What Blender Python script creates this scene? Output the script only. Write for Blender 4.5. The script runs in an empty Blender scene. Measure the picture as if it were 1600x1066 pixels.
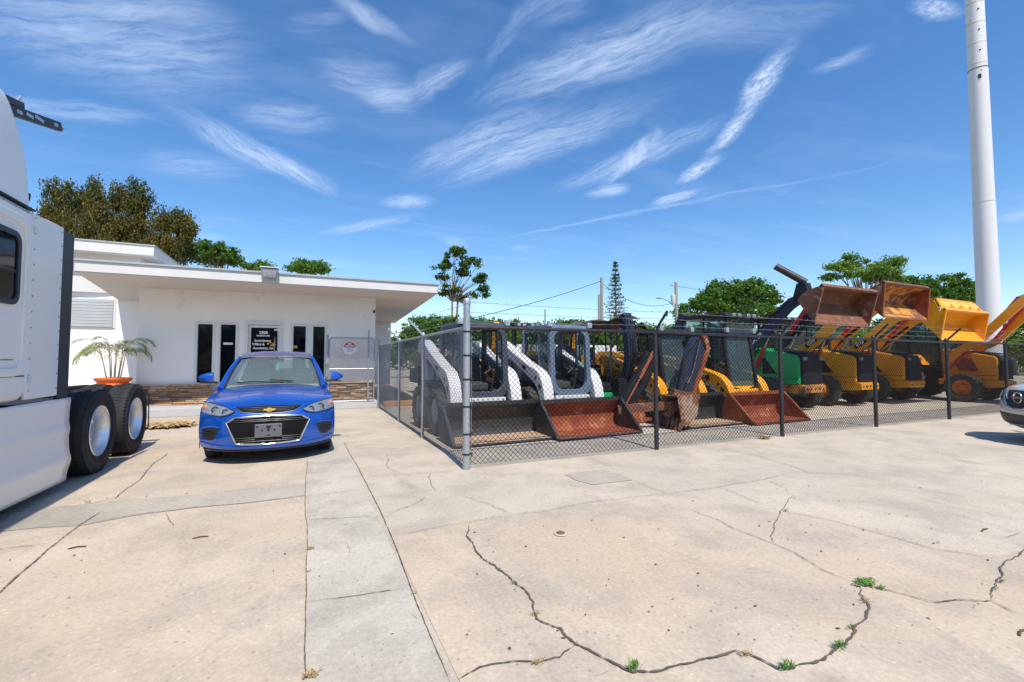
import bpy, bmesh, math, random
import numpy as np
from mathutils import Vector, Matrix
R = math.radians
sc = bpy.context.scene
# ---------------------------------------------------------------- camera
F_PX, CAM_H, YAW, PITCH = 696.0, 1.36, R(24.9), math.atan(30/696.0)
cam_d = bpy.data.cameras.new('camera'); cam = bpy.data.objects.new('camera', cam_d)
sc.collection.objects.link(cam); sc.camera = cam
cam_d.sensor_width = 36; cam_d.lens = 36*F_PX/1600; cam_d.clip_start = .05; cam_d.clip_end = 3000
cam.location = (0, 0, CAM_H); cam.rotation_euler = (R(90)+PITCH, 0, -YAW)
# ---------------------------------------------------------------- sun and sky
SUN_EL, SUN_DX = 57.0, -0.07          # the sun stands behind the camera, a little to its left
sv = Vector((SUN_DX, -1, 0)).normalized()*math.cos(R(SUN_EL)) + Vector((0, 0, math.sin(R(SUN_EL))))
sun_d = bpy.data.lights.new('sun', 'SUN'); sun_d.energy = 3.6; sun_d.angle = R(.6); sun_d.color = (1, .94, .86)
sun = bpy.data.objects.new('sun', sun_d); sc.collection.objects.link(sun)
sun.rotation_euler = sv.to_track_quat('Z', 'Y').to_euler(); sun.location = (0, 0, 30)
sc.view_settings.view_transform = 'Standard'; sc.view_settings.look = 'None'
sc.view_settings.exposure = 0.52; sc.view_settings.gamma = 1
sc.render.engine = 'CYCLES'
sc.cycles.max_bounces = 6; sc.cycles.diffuse_bounces = 3; sc.cycles.glossy_bounces = 3; sc.cycles.transparent_max_bounces = 12

def ray(px, py):        # direction in the world of a point of the 1600 x 1066 photograph
    cf, sf = math.cos(YAW), math.sin(YAW); cp, sp = math.cos(PITCH), math.sin(PITCH)
    fw = Vector((sf*cp, cf*cp, sp)); rt = Vector((cf, -sf, 0)); up = rt.cross(fw)
    return fw*F_PX + rt*(px-800) - up*(py-533)
O = Vector((0, 0, CAM_H))
def G(px, py, z=0.0):
    r = ray(px, py); p = O + r*((z-CAM_H)/r.z); p.z = z; return p
def AY(px, py, Y): r = ray(px, py); return O + r*(Y/r.y)
def AX(px, py, X): r = ray(px, py); return O + r*(X/r.x)

world = bpy.data.worlds.new('World'); sc.world = world; world.use_nodes = True
wt = world.node_tree; wt.nodes.clear()
class NT:
    def __init__(s, tree): s.t = tree
    def n(s, typ, **kw):
        nd = s.t.nodes.new(typ)
        for k, v in kw.items():
            if k == 'inp':
                for kk, vv in v.items():
                    if isinstance(vv, bpy.types.NodeSocket): s.t.links.new(vv, nd.inputs[kk])
                    else: nd.inputs[kk].default_value = vv
            else: setattr(nd, k, v)
        return nd
    def link(s, a, b): s.t.links.new(a, b)
    def math(s, op, a, b=0.0, c=None, clamp=False):
        nd = s.t.nodes.new('ShaderNodeMath'); nd.operation = op; nd.use_clamp = clamp
        for i, v in enumerate((a, b, c)):
            if v is None: continue
            if isinstance(v, bpy.types.NodeSocket): s.t.links.new(v, nd.inputs[i])
            else: nd.inputs[i].default_value = v
        return nd.outputs[0]
    def ramp(s, fac, stops, interp='LINEAR'):
        nd = s.t.nodes.new('ShaderNodeValToRGB'); cr = nd.color_ramp; cr.interpolation = interp
        while len(cr.elements) < len(stops): cr.elements.new(.5)
        for e, (p, c) in zip(cr.elements, stops):
            e.position = p; e.color = tuple(c)+(1,) if hasattr(c, '__len__') else (c, c, c, 1)
        s.t.links.new(fac, nd.inputs[0]); return nd.outputs[0]
    def mix(s, fac, a, b, mode='MIX'):
        nd = s.t.nodes.new('ShaderNodeMix'); nd.data_type = 'RGBA'; nd.blend_type = mode
        for i, v in ((0, fac), (6, a), (7, b)):
            if isinstance(v, bpy.types.NodeSocket): s.t.links.new(v, nd.inputs[i])
            elif i == 0: nd.inputs[0].default_value = v
            else: nd.inputs[i].default_value = tuple(v)+(1,) if len(v) == 3 else v
        return nd.outputs[2]
    def noise(s, vec, scale, detail=4, rough=.55, dist=0.0):
        nd = s.t.nodes.new('ShaderNodeTexNoise'); nd.inputs['Scale'].default_value = scale
        nd.inputs['Detail'].default_value = detail; nd.inputs['Roughness'].default_value = rough
        nd.inputs['Distortion'].default_value = dist
        if vec is not None: s.t.links.new(vec, nd.inputs['Vector'])
        return nd.outputs[0]
def build_world():
    N = NT(wt)
    sky = N.n('ShaderNodeTexSky', sky_type='NISHITA', sun_disc=False, sun_elevation=R(SUN_EL), altitude=0, air_density=1.0, dust_density=.35, ozone_density=2.2)
    sky.sun_rotation = math.atan2(sv.x, sv.y)
    hs = N.n('ShaderNodeHueSaturation', inp={'Hue': .503, 'Saturation': 1.27, 'Value': 1.10, 'Color': sky.outputs[0]})
    tc = N.n('ShaderNodeTexCoord'); sep = N.n('ShaderNodeSeparateXYZ', inp={0: tc.outputs['Generated']})
    zz = N.math('ADD', N.math('MAXIMUM', sep.outputs[2], 0.0), .03)
    px_ = N.math('DIVIDE', sep.outputs[0], zz); py_ = N.math('DIVIDE', sep.outputs[1], zz)
    p = N.n('ShaderNodeCombineXYZ', inp={0: px_, 1: py_, 2: 0.0}).outputs[0]
    wn = N.n('ShaderNodeTexNoise', inp={'Scale': 2.2, 'Detail': 4.0, 'Roughness': .6, 'Vector': p})
    w1 = N.n('ShaderNodeVectorMath', operation='SUBTRACT', inp={0: wn.outputs['Color'], 1: (.5, .5, .5)})
    total = None
    def pl(x, y):
        r = ray(x, y).normalized(); z = max(r.z, 0)+.03; return Vector((r.x/z, r.y/z, 0))
    streaks = [  # x0, y0, x1, y1 of the photo, half width, strength, ruggedness (small = smooth)
        (265,170,520,302,15,.95,.5),(215,262,400,258,17,.35,.6),(-60,50,400,75,75,.62,.8),(-40,165,245,185,13,.5,.8),(360,185,535,172,22,.5,.8),
        (500,-20,650,80,13,.7,.6),(480,95,640,150,26,.45,.8),(560,148,650,152,20,.6,.6),(620,155,735,95,18,.6,.7),
        (760,165,1180,0,30,.8,.7),(640,275,900,160,22,.7,.7),(690,290,1020,150,22,.72,.7),(870,300,1140,185,15,.6,.8),
        (925,308,990,290,8,.95,.5),(950,290,1030,195,10,.9,.9),(1060,288,1128,243,8,1.,1.3),(1108,245,1190,155,10,1.,1.4),(1165,185,1232,62,17,1.,1.4),
        (1018,323,1096,294,6,1.,.6),(740,382,1400,256,2.2,.42,.4),(605,322,672,308,11,.75,1.),(505,366,645,335,7,.6,.7),
        (1280,108,1375,70,8,.5,.9),(1430,2,1510,22,14,.8,1.),(1550,342,1640,332,9,.5,.6),(695,365,725,392,10,.45,.7),(785,390,835,384,4,.35,.5),
        (690,470,765,488,13,.55,.9),(1040,60,1330,10,30,.32,.9),(820,50,930,-10,26,.3,.9),(300,372,352,366,7,.35,.6),(100,-20,330,20,30,.4,.8),(440,60,560,20,20,.3,.8),(750,120,860,-20,12,.3,.8),
        (1100,470,1700,500,10,.25,.7)]
    wvs = [N.n('ShaderNodeVectorMath', operation='MULTIPLY_ADD', inp={0: w1.outputs[0], 1: (k, k, 0), 2: p}).outputs[0] for k in (.20, .12)]
    bins = {}
    for i, (x0, y0, x1, y1, hw, st, rg) in enumerate(streaks):
        a, b = pl(x0, y0), pl(x1, y1); c = (a+b)/2; d = b-a; L = d.length/2; d.normalize()
        mx, my = (x0+x1)/2, (y0+y1)/2; nx, ny = -(y1-y0), (x1-x0); nl = math.hypot(nx, ny)
        e = pl(mx+nx/nl*hw, my+ny/nl*hw)-pl(mx, my); W = abs(e.x*-d.y + e.y*d.x)
        th = math.atan2(d.y, d.x) % math.pi; rough_ = rg > .95; key = (int(round(th/(math.pi/6))) % 6, rough_)
        wk = bins.setdefault(key, {'m': None, 'w': [], 'th': []}); wk['w'].append(W); wk['th'].append(th)
        mp = N.n('ShaderNodeMapping', vector_type='TEXTURE', inp={'Vector': wvs[rough_], 'Location': c, 'Rotation': (0, 0, math.atan2(d.y, d.x)), 'Scale': (L*1.2, W*(1.45 if rough_ else 1.6), 1)})
        ln = N.n('ShaderNodeVectorMath', operation='LENGTH', inp={0: mp.outputs[0]})
        core = N.n('ShaderNodeMapRange', interpolation_type='SMOOTHERSTEP', inp={0: ln.outputs['Value'], 1: 1.2, 2: .0, 3: 0.0, 4: st*(1.0 if rough_ else .95)})
        wk['m'] = core.outputs[0] if wk['m'] is None else N.math('MAXIMUM', wk['m'], core.outputs[0])
    for n_, ((k, rough_), wk) in enumerate(bins.items()):
        W = sorted(wk['w'])[len(wk['w'])//2]; th = sorted(wk['th'])[len(wk['th'])//2]
        rot = N.n('ShaderNodeVectorRotate', rotation_type='Z_AXIS', inp={'Vector': wvs[rough_], 'Angle': -th})
        sn = N.n('ShaderNodeMapping', inp={'Vector': rot.outputs[0], 'Location': (n_*3.7, n_*1.3, 0), 'Scale': ((1.0/W if rough_ else .34/W), 2.0/W, 1)})
        nz = N.noise(sn.outputs[0], 1.0, 6, .72)
        m = N.math('MULTIPLY', wk['m'], N.math('MULTIPLY_ADD', nz, 3.0 if rough_ else 2.6, -.85 if rough_ else -.72, clamp=True))
        total = m if total is None else N.math('SUBTRACT', N.math('ADD', total, m), N.math('MULTIPLY', total, m))
    # thin overall veil
    sn = N.n('ShaderNodeMapping', inp={'Vector': p, 'Rotation': (0, 0, .5), 'Scale': (.5, 1.6, 1)})
    veil = N.n('ShaderNodeMapRange', inp={0: N.noise(sn.outputs[0], 1.4, 5, .62, .4), 1: .5, 2: .85, 3: 0.0, 4: .20})
    total = N.math('MAXIMUM', total, veil.outputs[0])
    col = N.mix(N.math('MULTIPLY', total, .72), hs.outputs[0], (5.4, 6.3, 7.8))
    bg = N.n('ShaderNodeBackground', inp={'Color': col, 'Strength': .12})
    out = N.n('ShaderNodeOutputWorld', inp={0: bg.outputs[0]})
build_world()

# ---------------------------------------------------------------- materials
MATS = {}
def pmat(name, c1, c2=None, scale=6, rough=.5, metal=0, bump=0, bscale=None, coat=0, c3=None, t3=.62, scale3=2.5, spec=.5, contrast=.5, island=False, rvar=0, stretch=None):
    m = bpy.data.materials.new(name); m.use_nodes = True; t = m.node_tree; b = t.nodes['Principled BSDF']; N = NT(t)
    b.inputs['Roughness'].default_value = rough; b.inputs['Metallic'].default_value = metal
    b.inputs['Specular IOR Level'].default_value = spec; b.inputs['Coat Weight'].default_value = coat; b.inputs['Coat Roughness'].default_value = .06
    b.inputs['Base Color'].default_value = tuple(c1)+(1,)
    tc = N.n('ShaderNodeTexCoord'); v = tc.outputs['Object']
    if stretch: v = N.n('ShaderNodeMapping', inp={'Vector': v, 'Scale': stretch}).outputs[0]
    if c2 is not None:
        if island: f = N.n('ShaderNodeNewGeometry').outputs['Random Per Island']; col = N.ramp(f, [(0, c1), (1, c2)])
        else: f = N.noise(v, scale, 6, .6); col = N.ramp(f, [(.5-contrast/2, c1), (.5+contrast/2, c2)])
        if c3 is not None:
            f3 = N.noise(v, scale3, 8, .68, .3); mk = N.ramp(f3, [(t3-.04, 0.0), (t3+.04, 1.0)]); col = N.mix(mk, col, c3)
        t.links.new(col, b.inputs['Base Color'])
    if rvar:
        rr = N.n('ShaderNodeMapRange', inp={0: N.noise(v, scale*1.7, 5, .6), 1: .3, 2: .7, 3: rough-rvar, 4: rough+rvar}); t.links.new(rr.outputs[0], b.inputs['Roughness'])
    if bump:
        bm_ = N.n('ShaderNodeBump', inp={'Strength': min(bump, 1.0), 'Distance': .01*max(bump, 1), 'Height': N.noise(v, bscale or scale*4, 6, .6)}); t.links.new(bm_.outputs[0], b.inputs['Normal'])
    MATS[name] = m; return m
def leafmat(name, stops, trans=.28):
    m = bpy.data.materials.new(name); m.use_nodes = True; t = m.node_tree; t.nodes.clear(); N = NT(t)
    f = N.n('ShaderNodeNewGeometry').outputs['Random Per Island']
    tc = N.n('ShaderNodeTexCoord'); nz = N.noise(tc.outputs['Object'], .55, 3, .5)
    f2 = N.math('ADD', N.math('MULTIPLY', f, .55), N.math('MULTIPLY_ADD', nz, 1.3, -.42), clamp=True)
    col = N.ramp(f2, stops)
    d = N.n('ShaderNodeBsdfPrincipled', inp={'Base Color': col, 'Roughness': .6, 'Specular IOR Level': .25}); tr = N.n('ShaderNodeBsdfTranslucent', inp={'Color': N.mix(.4, col, (.25, .4, .05))})
    mx = N.n('ShaderNodeMixShader', inp={0: trans, 1: d.outputs[0], 2: tr.outputs[0]}); N.n('ShaderNodeOutputMaterial', inp={0: mx.outputs[0]})
    MATS[name] = m; return m
def glassmat(name, tint, rough=.02, mixt=.6, dark=(.02, .025, .03)):
    # a pane: part tinted transparent, part glossy dark
    m = bpy.data.materials.new(name); m.use_nodes = True; t = m.node_tree; t.nodes.clear(); N = NT(t)
    tr = N.n('ShaderNodeBsdfTransparent', inp={'Color': tuple(tint)+(1,)})
    p = N.n('ShaderNodeBsdfPrincipled', inp={'Base Color': tuple(dark)+(1,), 'Roughness': rough, 'Specular IOR Level': .6})
    mx = N.n('ShaderNodeMixShader', inp={0: mixt, 1: p.outputs[0], 2: tr.outputs[0]}); N.n('ShaderNodeOutputMaterial', inp={0: mx.outputs[0]})
    MATS[name] = m; return m
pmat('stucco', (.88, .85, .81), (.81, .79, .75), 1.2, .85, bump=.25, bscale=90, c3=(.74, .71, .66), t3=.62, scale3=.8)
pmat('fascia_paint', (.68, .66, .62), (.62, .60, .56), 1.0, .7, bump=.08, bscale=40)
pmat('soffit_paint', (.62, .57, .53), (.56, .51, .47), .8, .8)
pmat('roof_edge', (.45, .46, .46), (.36, .37, .37), 3, .5)
pmat('trim_white', (.72, .72, .70), (.64, .64, .62), 4, .45)
pmat('dark_glass', (.002, .003, .006), (.004, .005, .010), 3, .05, spec=.22)
pmat('stone', (.46, .25, .13), (.62, .45, .30), 3, .85, bump=.8, bscale=14, c3=(.24, .17, .12), t3=.56, scale3=5, contrast=.8)
pmat('grout', (.10, .08, .06), (.16, .12, .09), 20, .95)
pmat('kerb_concrete', (.42, .42, .42), (.52, .51, .50), 5, .9, bump=.3, bscale=60)
pmat('wood_orange', (.62, .33, .10), (.48, .24, .08), 3, .7)
pmat('galv', (.46, .49, .51), (.33, .36, .38), 22, .42, metal=.55, rvar=.08)
pmat('galv_wire', (.22, .23, .24), (.16, .17, .18), 10, .6, metal=.3)
pmat('black_wire', (.006, .006, .007), None, rough=.7, spec=.15)
pmat('black_paint', (.015, .015, .018), (.03, .03, .034), 9, .42, rvar=.1)
pmat('barb', (.30, .30, .30), (.2, .2, .2), 6, .6, metal=.4)
pmat('sign_white', (.80, .80, .80), (.72, .72, .72), 8, .5)
pmat('sign_red', (.55, .015, .03), (.45, .01, .02), 8, .5)
pmat('sign_grey', (.25, .25, .26), None, rough=.6)
pmat('rubber', (.014, .014, .015), (.032, .030, .029), 7, .82, bump=.3, bscale=70)
pmat('rubber_dusty', (.030, .028, .026), (.085, .075, .062), 5, .9, bump=.4, bscale=50)
pmat('polished_alloy', (.86, .86, .86), (.72, .72, .73), 5, .34, metal=.7, rvar=.08)
pmat('truck_white', (.87, .84, .785), (.83, .80, .745), .6, .34, coat=.15, spec=.4)
pmat('seam_black', (.01, .01, .012), None, rough=.6)
pmat('plastic_black', (.018, .018, .022), (.03, .03, .036), 5, .5, bump=.1, bscale=120)
pmat('steel_dark', (.03, .03, .035), (.07, .065, .06), 8, .5, metal=.5)
pmat('car_blue', (.006, .10, .52), (.006, .11, .56), 2, .24, metal=.45, coat=1.0, spec=.5)
pmat('chrome', (.60, .60, .61), None, rough=.28, metal=1)
pmat('plate_grey', (.10, .10, .12), (.13, .13, .15), 12, .5)
pmat('gold', (.75, .45, .12), None, rough=.3, metal=.6)
pmat('lamp_silver', (.62, .64, .66), (.40, .41, .43), 30, .15, metal=.6)
pmat('amber', (.75, .20, .04), None, rough=.25)
pmat('red_plastic', (.55, .02, .02), None, rough=.3)
pmat('interior_grey', (.46, .48, .46), (.36, .38, .36), 4, .85)
pmat('interior_dark', (.04, .045, .045), (.06, .065, .06), 4, .85)
pmat('cyan_tag', (.05, .55, .62), None, rough=.5)
pmat('car_silver', (.66, .66, .66), (.62, .62, .62), 2, .28, metal=.3, coat=1.0)
pmat('skid_white', (.78, .77, .75), (.66, .64, .61), 4, .4, coat=.2, c3=(.36, .32, .28), t3=.68, scale3=6)
pmat('cab_charcoal', (.035, .042, .062), (.07, .08, .105), 5, .5, rvar=.12)
pmat('cab_blue_grey', (.10, .14, .20), (.15, .19, .26), 5, .4)
pmat('machine_yellow', (.88, .38, .010), (.78, .31, .008), 3, .42, coat=.15, c3=(.34, .15, .05), t3=.68, scale3=5, rvar=.1)
pmat('machine_orange', (.90, .34, .010), (.82, .29, .008), 3, .38, coat=.2, c3=(.40, .14, .03), t3=.70, scale3=5)
pmat('machine_green', (.010, .50, .14), (.008, .42, .11), 3, .4, coat=.2, c3=(.10, .14, .06), t3=.70, scale3=5)
pmat('machine_black', (.012, .013, .018), (.03, .032, .04), 6, .55, spec=.2, rvar=.12, c3=(.10, .07, .05), t3=.68, scale3=8)
pmat('boom_navy', (.018, .030, .065), (.035, .05, .085), 4, .5, spec=.25, c3=(.16, .07, .035), t3=.63, scale3=4)
pmat('rust_red', (.19, .026, .014), (.34, .095, .028), 3.5, .7, bump=.4, bscale=30, c3=(.40, .22, .12), t3=.62, scale3=4, contrast=.4)
pmat('rust_brown', (.10, .042, .028), (.26, .09, .035), 3, .7, bump=.5, bscale=25, c3=(.30, .21, .17), t3=.60, scale3=5)
pmat('worn_yellow', (.70, .30, .03), (.50, .20, .04), 3, .6, bump=.3, bscale=25, c3=(.16, .07, .04), t3=.52, scale3=2.6)
pmat('rust_steel', (.42, .34, .27), (.30, .17, .09), 5, .6, bump=.5, bscale=25, c3=(.22, .07, .03), t3=.52, scale3=4)
pmat('bucket_black', (.018, .018, .022), (.05, .045, .042), 5, .5, rvar=.12, c3=(.16, .09, .05), t3=.66, scale3=3)
pmat('bucket_floor', (.46, .38, .30), (.52, .28, .11), 3, .6, c3=(.20, .16, .14), t3=.58, scale3=3)
pmat('cyl_red', (.62, .012, .012), (.5, .01, .01), 5, .32, coat=.3)
pmat('machine_wheel_orange', (.80, .27, .01), (.6, .2, .01), 8, .5)
pmat('wheel_red', (.62, .02, .015), None, rough=.5)
pmat('hose', (.012, .012, .012), None, rough=.5)
pmat('decal_white', (.75, .75, .73), None, rough=.5)
pmat('decal_black', (.01, .01, .01), None, rough=.4)
pmat('beige_paint', (.62, .52, .30), (.55, .46, .27), 2, .5)
pmat('blue_tarp', (.06, .12, .24), (.09, .16, .3), 2, .6)
pmat('far_white', (.66, .67, .66), (.55, .56, .55), 2, .6)
pmat('pole_white', (.66, .65, .64), (.58, .575, .57), .5, .5, stretch=(1, 1, .15))
pmat('pole_tape', (.62, .58, .48), (.5, .47, .38), 3, .6)
pmat('terracotta', (.72, .15, .02), (.62, .11, .015), 4, .55)
pmat('soil', (.05, .03, .02), (.10, .06, .04), 20, .95)
pmat('bark_grey', (.16, .13, .10), (.26, .22, .17), 6, .9, bump=.6, bscale=18, stretch=(1, 1, .3))
pmat('bark_pine', (.16, .11, .08), (.27, .20, .15), 6, .9, bump=.6, bscale=18, stretch=(1, 1, .3))
pmat('wood_pole', (.26, .24, .20), (.36, .33, .27), 5, .9, stretch=(1, 1, .1))
pmat('palm_stem', (.34, .30, .16), (.46, .42, .26), 8, .8)
pmat('twig', (.08, .05, .03), (.13, .09, .05), 8, .9)
pmat('rust_cap', (.15, .07, .03), (.25, .13, .06), 20, .8, bump=.4)
pmat('straw', (.34, .22, .09), (.5, .36, .17), 8, .9, island=True)
glassmat('windscreen', (.80, .90, .86), mixt=.60, dark=(.22, .28, .26))
glassmat('cab_glass', (.66, .78, .78), mixt=.74, dark=(.15, .19, .20))
glassmat('lamp_glass', (.92, .94, .96), mixt=.8, dark=(.3, .3, .32))
pmat('green_weed', (.06, .16, .02), (.16, .30, .05), 1, .6, island=True)
leafmat('leaf_oak', [(0, (.018, .055, .008)), (.45, (.060, .145, .016)), (1, (.16, .27, .04))])
leafmat('leaf_bright', [(0, (.03, .085, .01)), (.5, (.11, .21, .022)), (1, (.25, .36, .055))])
leafmat('leaf_brown', [(0, (.014, .024, .006)), (.4, (.048, .066, .010)), (.68, (.115, .088, .014)), (1, (.22, .10, .015))], .18)
leafmat('leaf_pine', [(0, (.015, .045, .01)), (.5, (.05, .11, .018)), (1, (.12, .18, .03))])
leafmat('leaf_norfolk', [(0, (.03, .045, .022)), (1, (.07, .09, .04))], .15)
leafmat('leaf_palm', [(0, (.035, .09, .02)), (.5, (.11, .19, .04)), (1, (.26, .30, .08))])
leafmat('leaf_potted', [(0, (.10, .16, .03)), (.5, (.26, .30, .07)), (1, (.44, .40, .14))])
def M(n): return MATS[n]

# ---------------------------------------------------------------- objects and mesh helpers
COL = sc.collection
def tag(o, label=None, cat=None, group=None, kind=None):
    if label: o['label'] = label
    if cat: o['category'] = cat
    if group: o['group'] = group
    if kind: o['kind'] = kind
    return o
def thing(name, label, cat, loc=(0, 0, 0), rz=0, group=None):
    o = bpy.data.objects.new(name, None); COL.objects.link(o); o.empty_display_size = .3
    o.location = loc; o.rotation_euler = (0, 0, rz); return tag(o, label, cat, group)
def copy_tree(o, parent=None):
    c = o.copy(); COL.objects.link(c); c.parent = parent
    for ch in [x for x in bpy.data.objects if x.parent == o]: copy_tree(ch, c)
    return c
def chain(o):
    m = Matrix.LocRotScale(o.location, o.rotation_euler, o.scale)
    return chain(o.parent) @ m if o.parent else m
class MB:
    def __init__(s): s.v = []; s.f = []; s.m = []; s.mats = []; s.cur = 0
    def mat(s, name):
        if name not in s.mats: s.mats.append(name)
        s.cur = s.mats.index(name); return s
    def add(s, vs, fs):
        b = len(s.v); s.v.extend([tuple(v) for v in vs])
        for f in fs: s.f.append(tuple(i+b for i in f)); s.m.append(s.cur)
        return s
    def box(s, x0, x1, y0, y1, z0, z1):
        return s.add([(x0,y0,z0),(x1,y0,z0),(x1,y1,z0),(x0,y1,z0),(x0,y0,z1),(x1,y0,z1),(x1,y1,z1),(x0,y1,z1)],
            [(0,3,2,1),(4,5,6,7),(0,1,5,4),(1,2,6,5),(2,3,7,6),(3,0,4,7)])
    def prism(s, poly, axis, a, b):   # poly in the two other axes, in the order (y,z), (x,z) or (x,y)
        n = len(poly)
        def P(u, v, w): return {'x': (w, u, v), 'y': (u, w, v), 'z': (u, v, w)}[axis]
        vs = [P(u, v, a) for u, v in poly]+[P(u, v, b) for u, v in poly]
        return s.add(vs, [tuple(range(n-1, -1, -1)), tuple(range(n, 2*n))]+[(i, (i+1) % n, (i+1) % n+n, i+n) for i in range(n)])
    def hexa(s, lo, hi):              # two quads of points
        return s.add(list(lo)+list(hi), [(0,3,2,1),(4,5,6,7),(0,1,5,4),(1,2,6,5),(2,3,7,6),(3,0,4,7)])
    def tube(s, pts, r, n=8, cap=True):
        pts = [Vector(p) for p in pts]; k = len(pts); rs = r if hasattr(r, '__len__') else [r]*k
        t0 = (pts[1]-pts[0]).normalized(); ref = Vector((0, 0, 1)) if abs(t0.z) < .9 else Vector((1, 0, 0))
        a = t0.cross(ref).normalized(); vs = []
        for i, p in enumerate(pts):
            t = (pts[min(i+1, k-1)]-pts[max(i-1, 0)]).normalized()
            a = (a-t*a.dot(t)).normalized(); b = t.cross(a)
            for j in range(n):
                an = 2*math.pi*j/n; vs.append(p+(a*math.cos(an)+b*math.sin(an))*rs[i])
        fs = [(i*n+j, i*n+(j+1) % n, (i+1)*n+(j+1) % n, (i+1)*n+j) for i in range(k-1) for j in range(n)]
        if cap: fs += [tuple(range(n-1, -1, -1)), tuple((k-1)*n+j for j in range(n))]
        return s.add(vs, fs)
    def bar(s, p0, p1, w, h=None, up=(0, 0, 1)):   # rectangular bar between two points
        p0, p1 = Vector(p0), Vector(p1); h = h or w; t = (p1-p0).normalized(); u = Vector(up)
        if abs(t.dot(u)) > .98: u = Vector((1, 0, 0))
        a = t.cross(u).normalized()*w/2; b = a.cross(t).normalized()*h/2
        return s.hexa([p0-a-b, p0+a-b, p0+a+b, p0-a+b], [p1-a-b, p1+a-b, p1+a+b, p1-a+b])
    def lathe(s, prof, c, axis='z', n=24):   # prof: (radius, along)
        c = Vector(c); k = len(prof); vs = []
        for r, h in prof:
            for j in range(n):
                a = 2*math.pi*j/n; u, v = r*math.cos(a), r*math.sin(a)
                vs.append(c+Vector({'z': (u, v, h), 'x': (h, u, v), 'y': (v, h, u)}[axis]))
        fs = [(i*n+j, i*n+(j+1) % n, (i+1)*n+(j+1) % n, (i+1)*n+j) for i in range(k-1) for j in range(n)]
        return s.add(vs, fs)
    def grid(s, fn, nu, nv, flip=False):
        vs = [fn(i/(nu-1), j/(nv-1)) for j in range(nv) for i in range(nu)]
        fs = [(j*nu+i, j*nu+i+1, (j+1)*nu+i+1, (j+1)*nu+i) for j in range(nv-1) for i in range(nu-1)]
        return s.add(vs, [f[::-1] for f in fs] if flip else fs)
    def ball(s, c, r, n=10):
        rx, ry, rz = r if hasattr(r, '__len__') else (r, r, r); c = Vector(c)
        m = n//2+1
        vs = [c+Vector((rx*math.sin(math.pi*i/m)*math.cos(2*math.pi*j/n), ry*math.sin(math.pi*i/m)*math.sin(2*math.pi*j/n), rz*math.cos(math.pi*i/m))) for i in range(m+1) for j in range(n)]
        return s.add(vs, [(i*n+j, (i+1)*n+j, (i+1)*n+(j+1) % n, i*n+(j+1) % n) for i in range(m) for j in range(n)])
    def build(s, name, mats=None, parent=None, smooth=30, bevel=0, world=False, solid=0):
        me = bpy.data.meshes.new(name)
        vs = s.v
        if world and parent is not None:
            inv = chain(parent).inverted(); vs = [inv @ Vector(v) for v in vs]
        me.from_pydata([tuple(v) for v in vs], [], s.f)
        names = s.mats if s.mats else ([mats] if isinstance(mats, str) else mats)
        for n_ in names: me.materials.append(MATS[n_])
        if s.mats: me.polygons.foreach_set('material_index', s.m)
        if smooth:
            me.polygons.foreach_set('use_smooth', [True]*len(me.polygons)); me.set_sharp_from_angle(angle=R(smooth))
        me.validate(); me.update()
        o = bpy.data.objects.new(name, me); COL.objects.link(o)
        if parent is not None: o.parent = parent
        if solid:
            md = o.modifiers.new('solid', 'SOLIDIFY'); md.thickness = solid
        if bevel:
            md = o.modifiers.new('bevel', 'BEVEL'); md.width = bevel; md.segments = 2; md.limit_method = 'ANGLE'; md.angle_limit = R(40)
        return o
def text(s, size, matname, parent, mtx, name='lettering', depth=.002, bold=0.0, align='CENTER', world=False):
    cu = bpy.data.curves.new(name, 'FONT'); cu.body = s; cu.size = size; cu.extrude = depth; cu.offset = bold; cu.align_x = align; cu.align_y = 'CENTER'
    cu.resolution_u = 3
    t = bpy.data.objects.new('tmp', cu); COL.objects.link(t); bpy.context.view_layer.update()
    me = bpy.data.meshes.new_from_object(t.evaluated_get(bpy.context.evaluated_depsgraph_get()))
    bpy.data.objects.remove(t); me.transform(mtx if not world else chain(parent).inverted() @ mtx)
    me.materials.clear(); me.materials.append(M(matname)); me.name = name
    o = bpy.data.objects.new(name, me); COL.objects.link(o); o.parent = parent; return o
def front_mtx(loc, rz=0, tilt=0):    # upright lettering that reads from -Y
    return Matrix.Translation(loc) @ Matrix.Rotation(rz, 4, 'Z') @ Matrix.Rotation(R(90), 4, 'X') @ Matrix.Rotation(tilt, 4, 'Z')
def catmull(P, n):
    P = [np.array(p, float) for p in P]; out = []; k = len(P)-1
    for i in range(n):
        t = i/(n-1)*k; j = min(int(t), k-1); f = t-j
        a, b, c, d = P[max(j-1, 0)], P[j], P[j+1], P[min(j+2, k)]
        out.append(.5*((2*b)+(-a+c)*f+(2*a-5*b+4*c-d)*f*f+(-a+3*b-3*c+d)*f**3))
    return out
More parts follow.
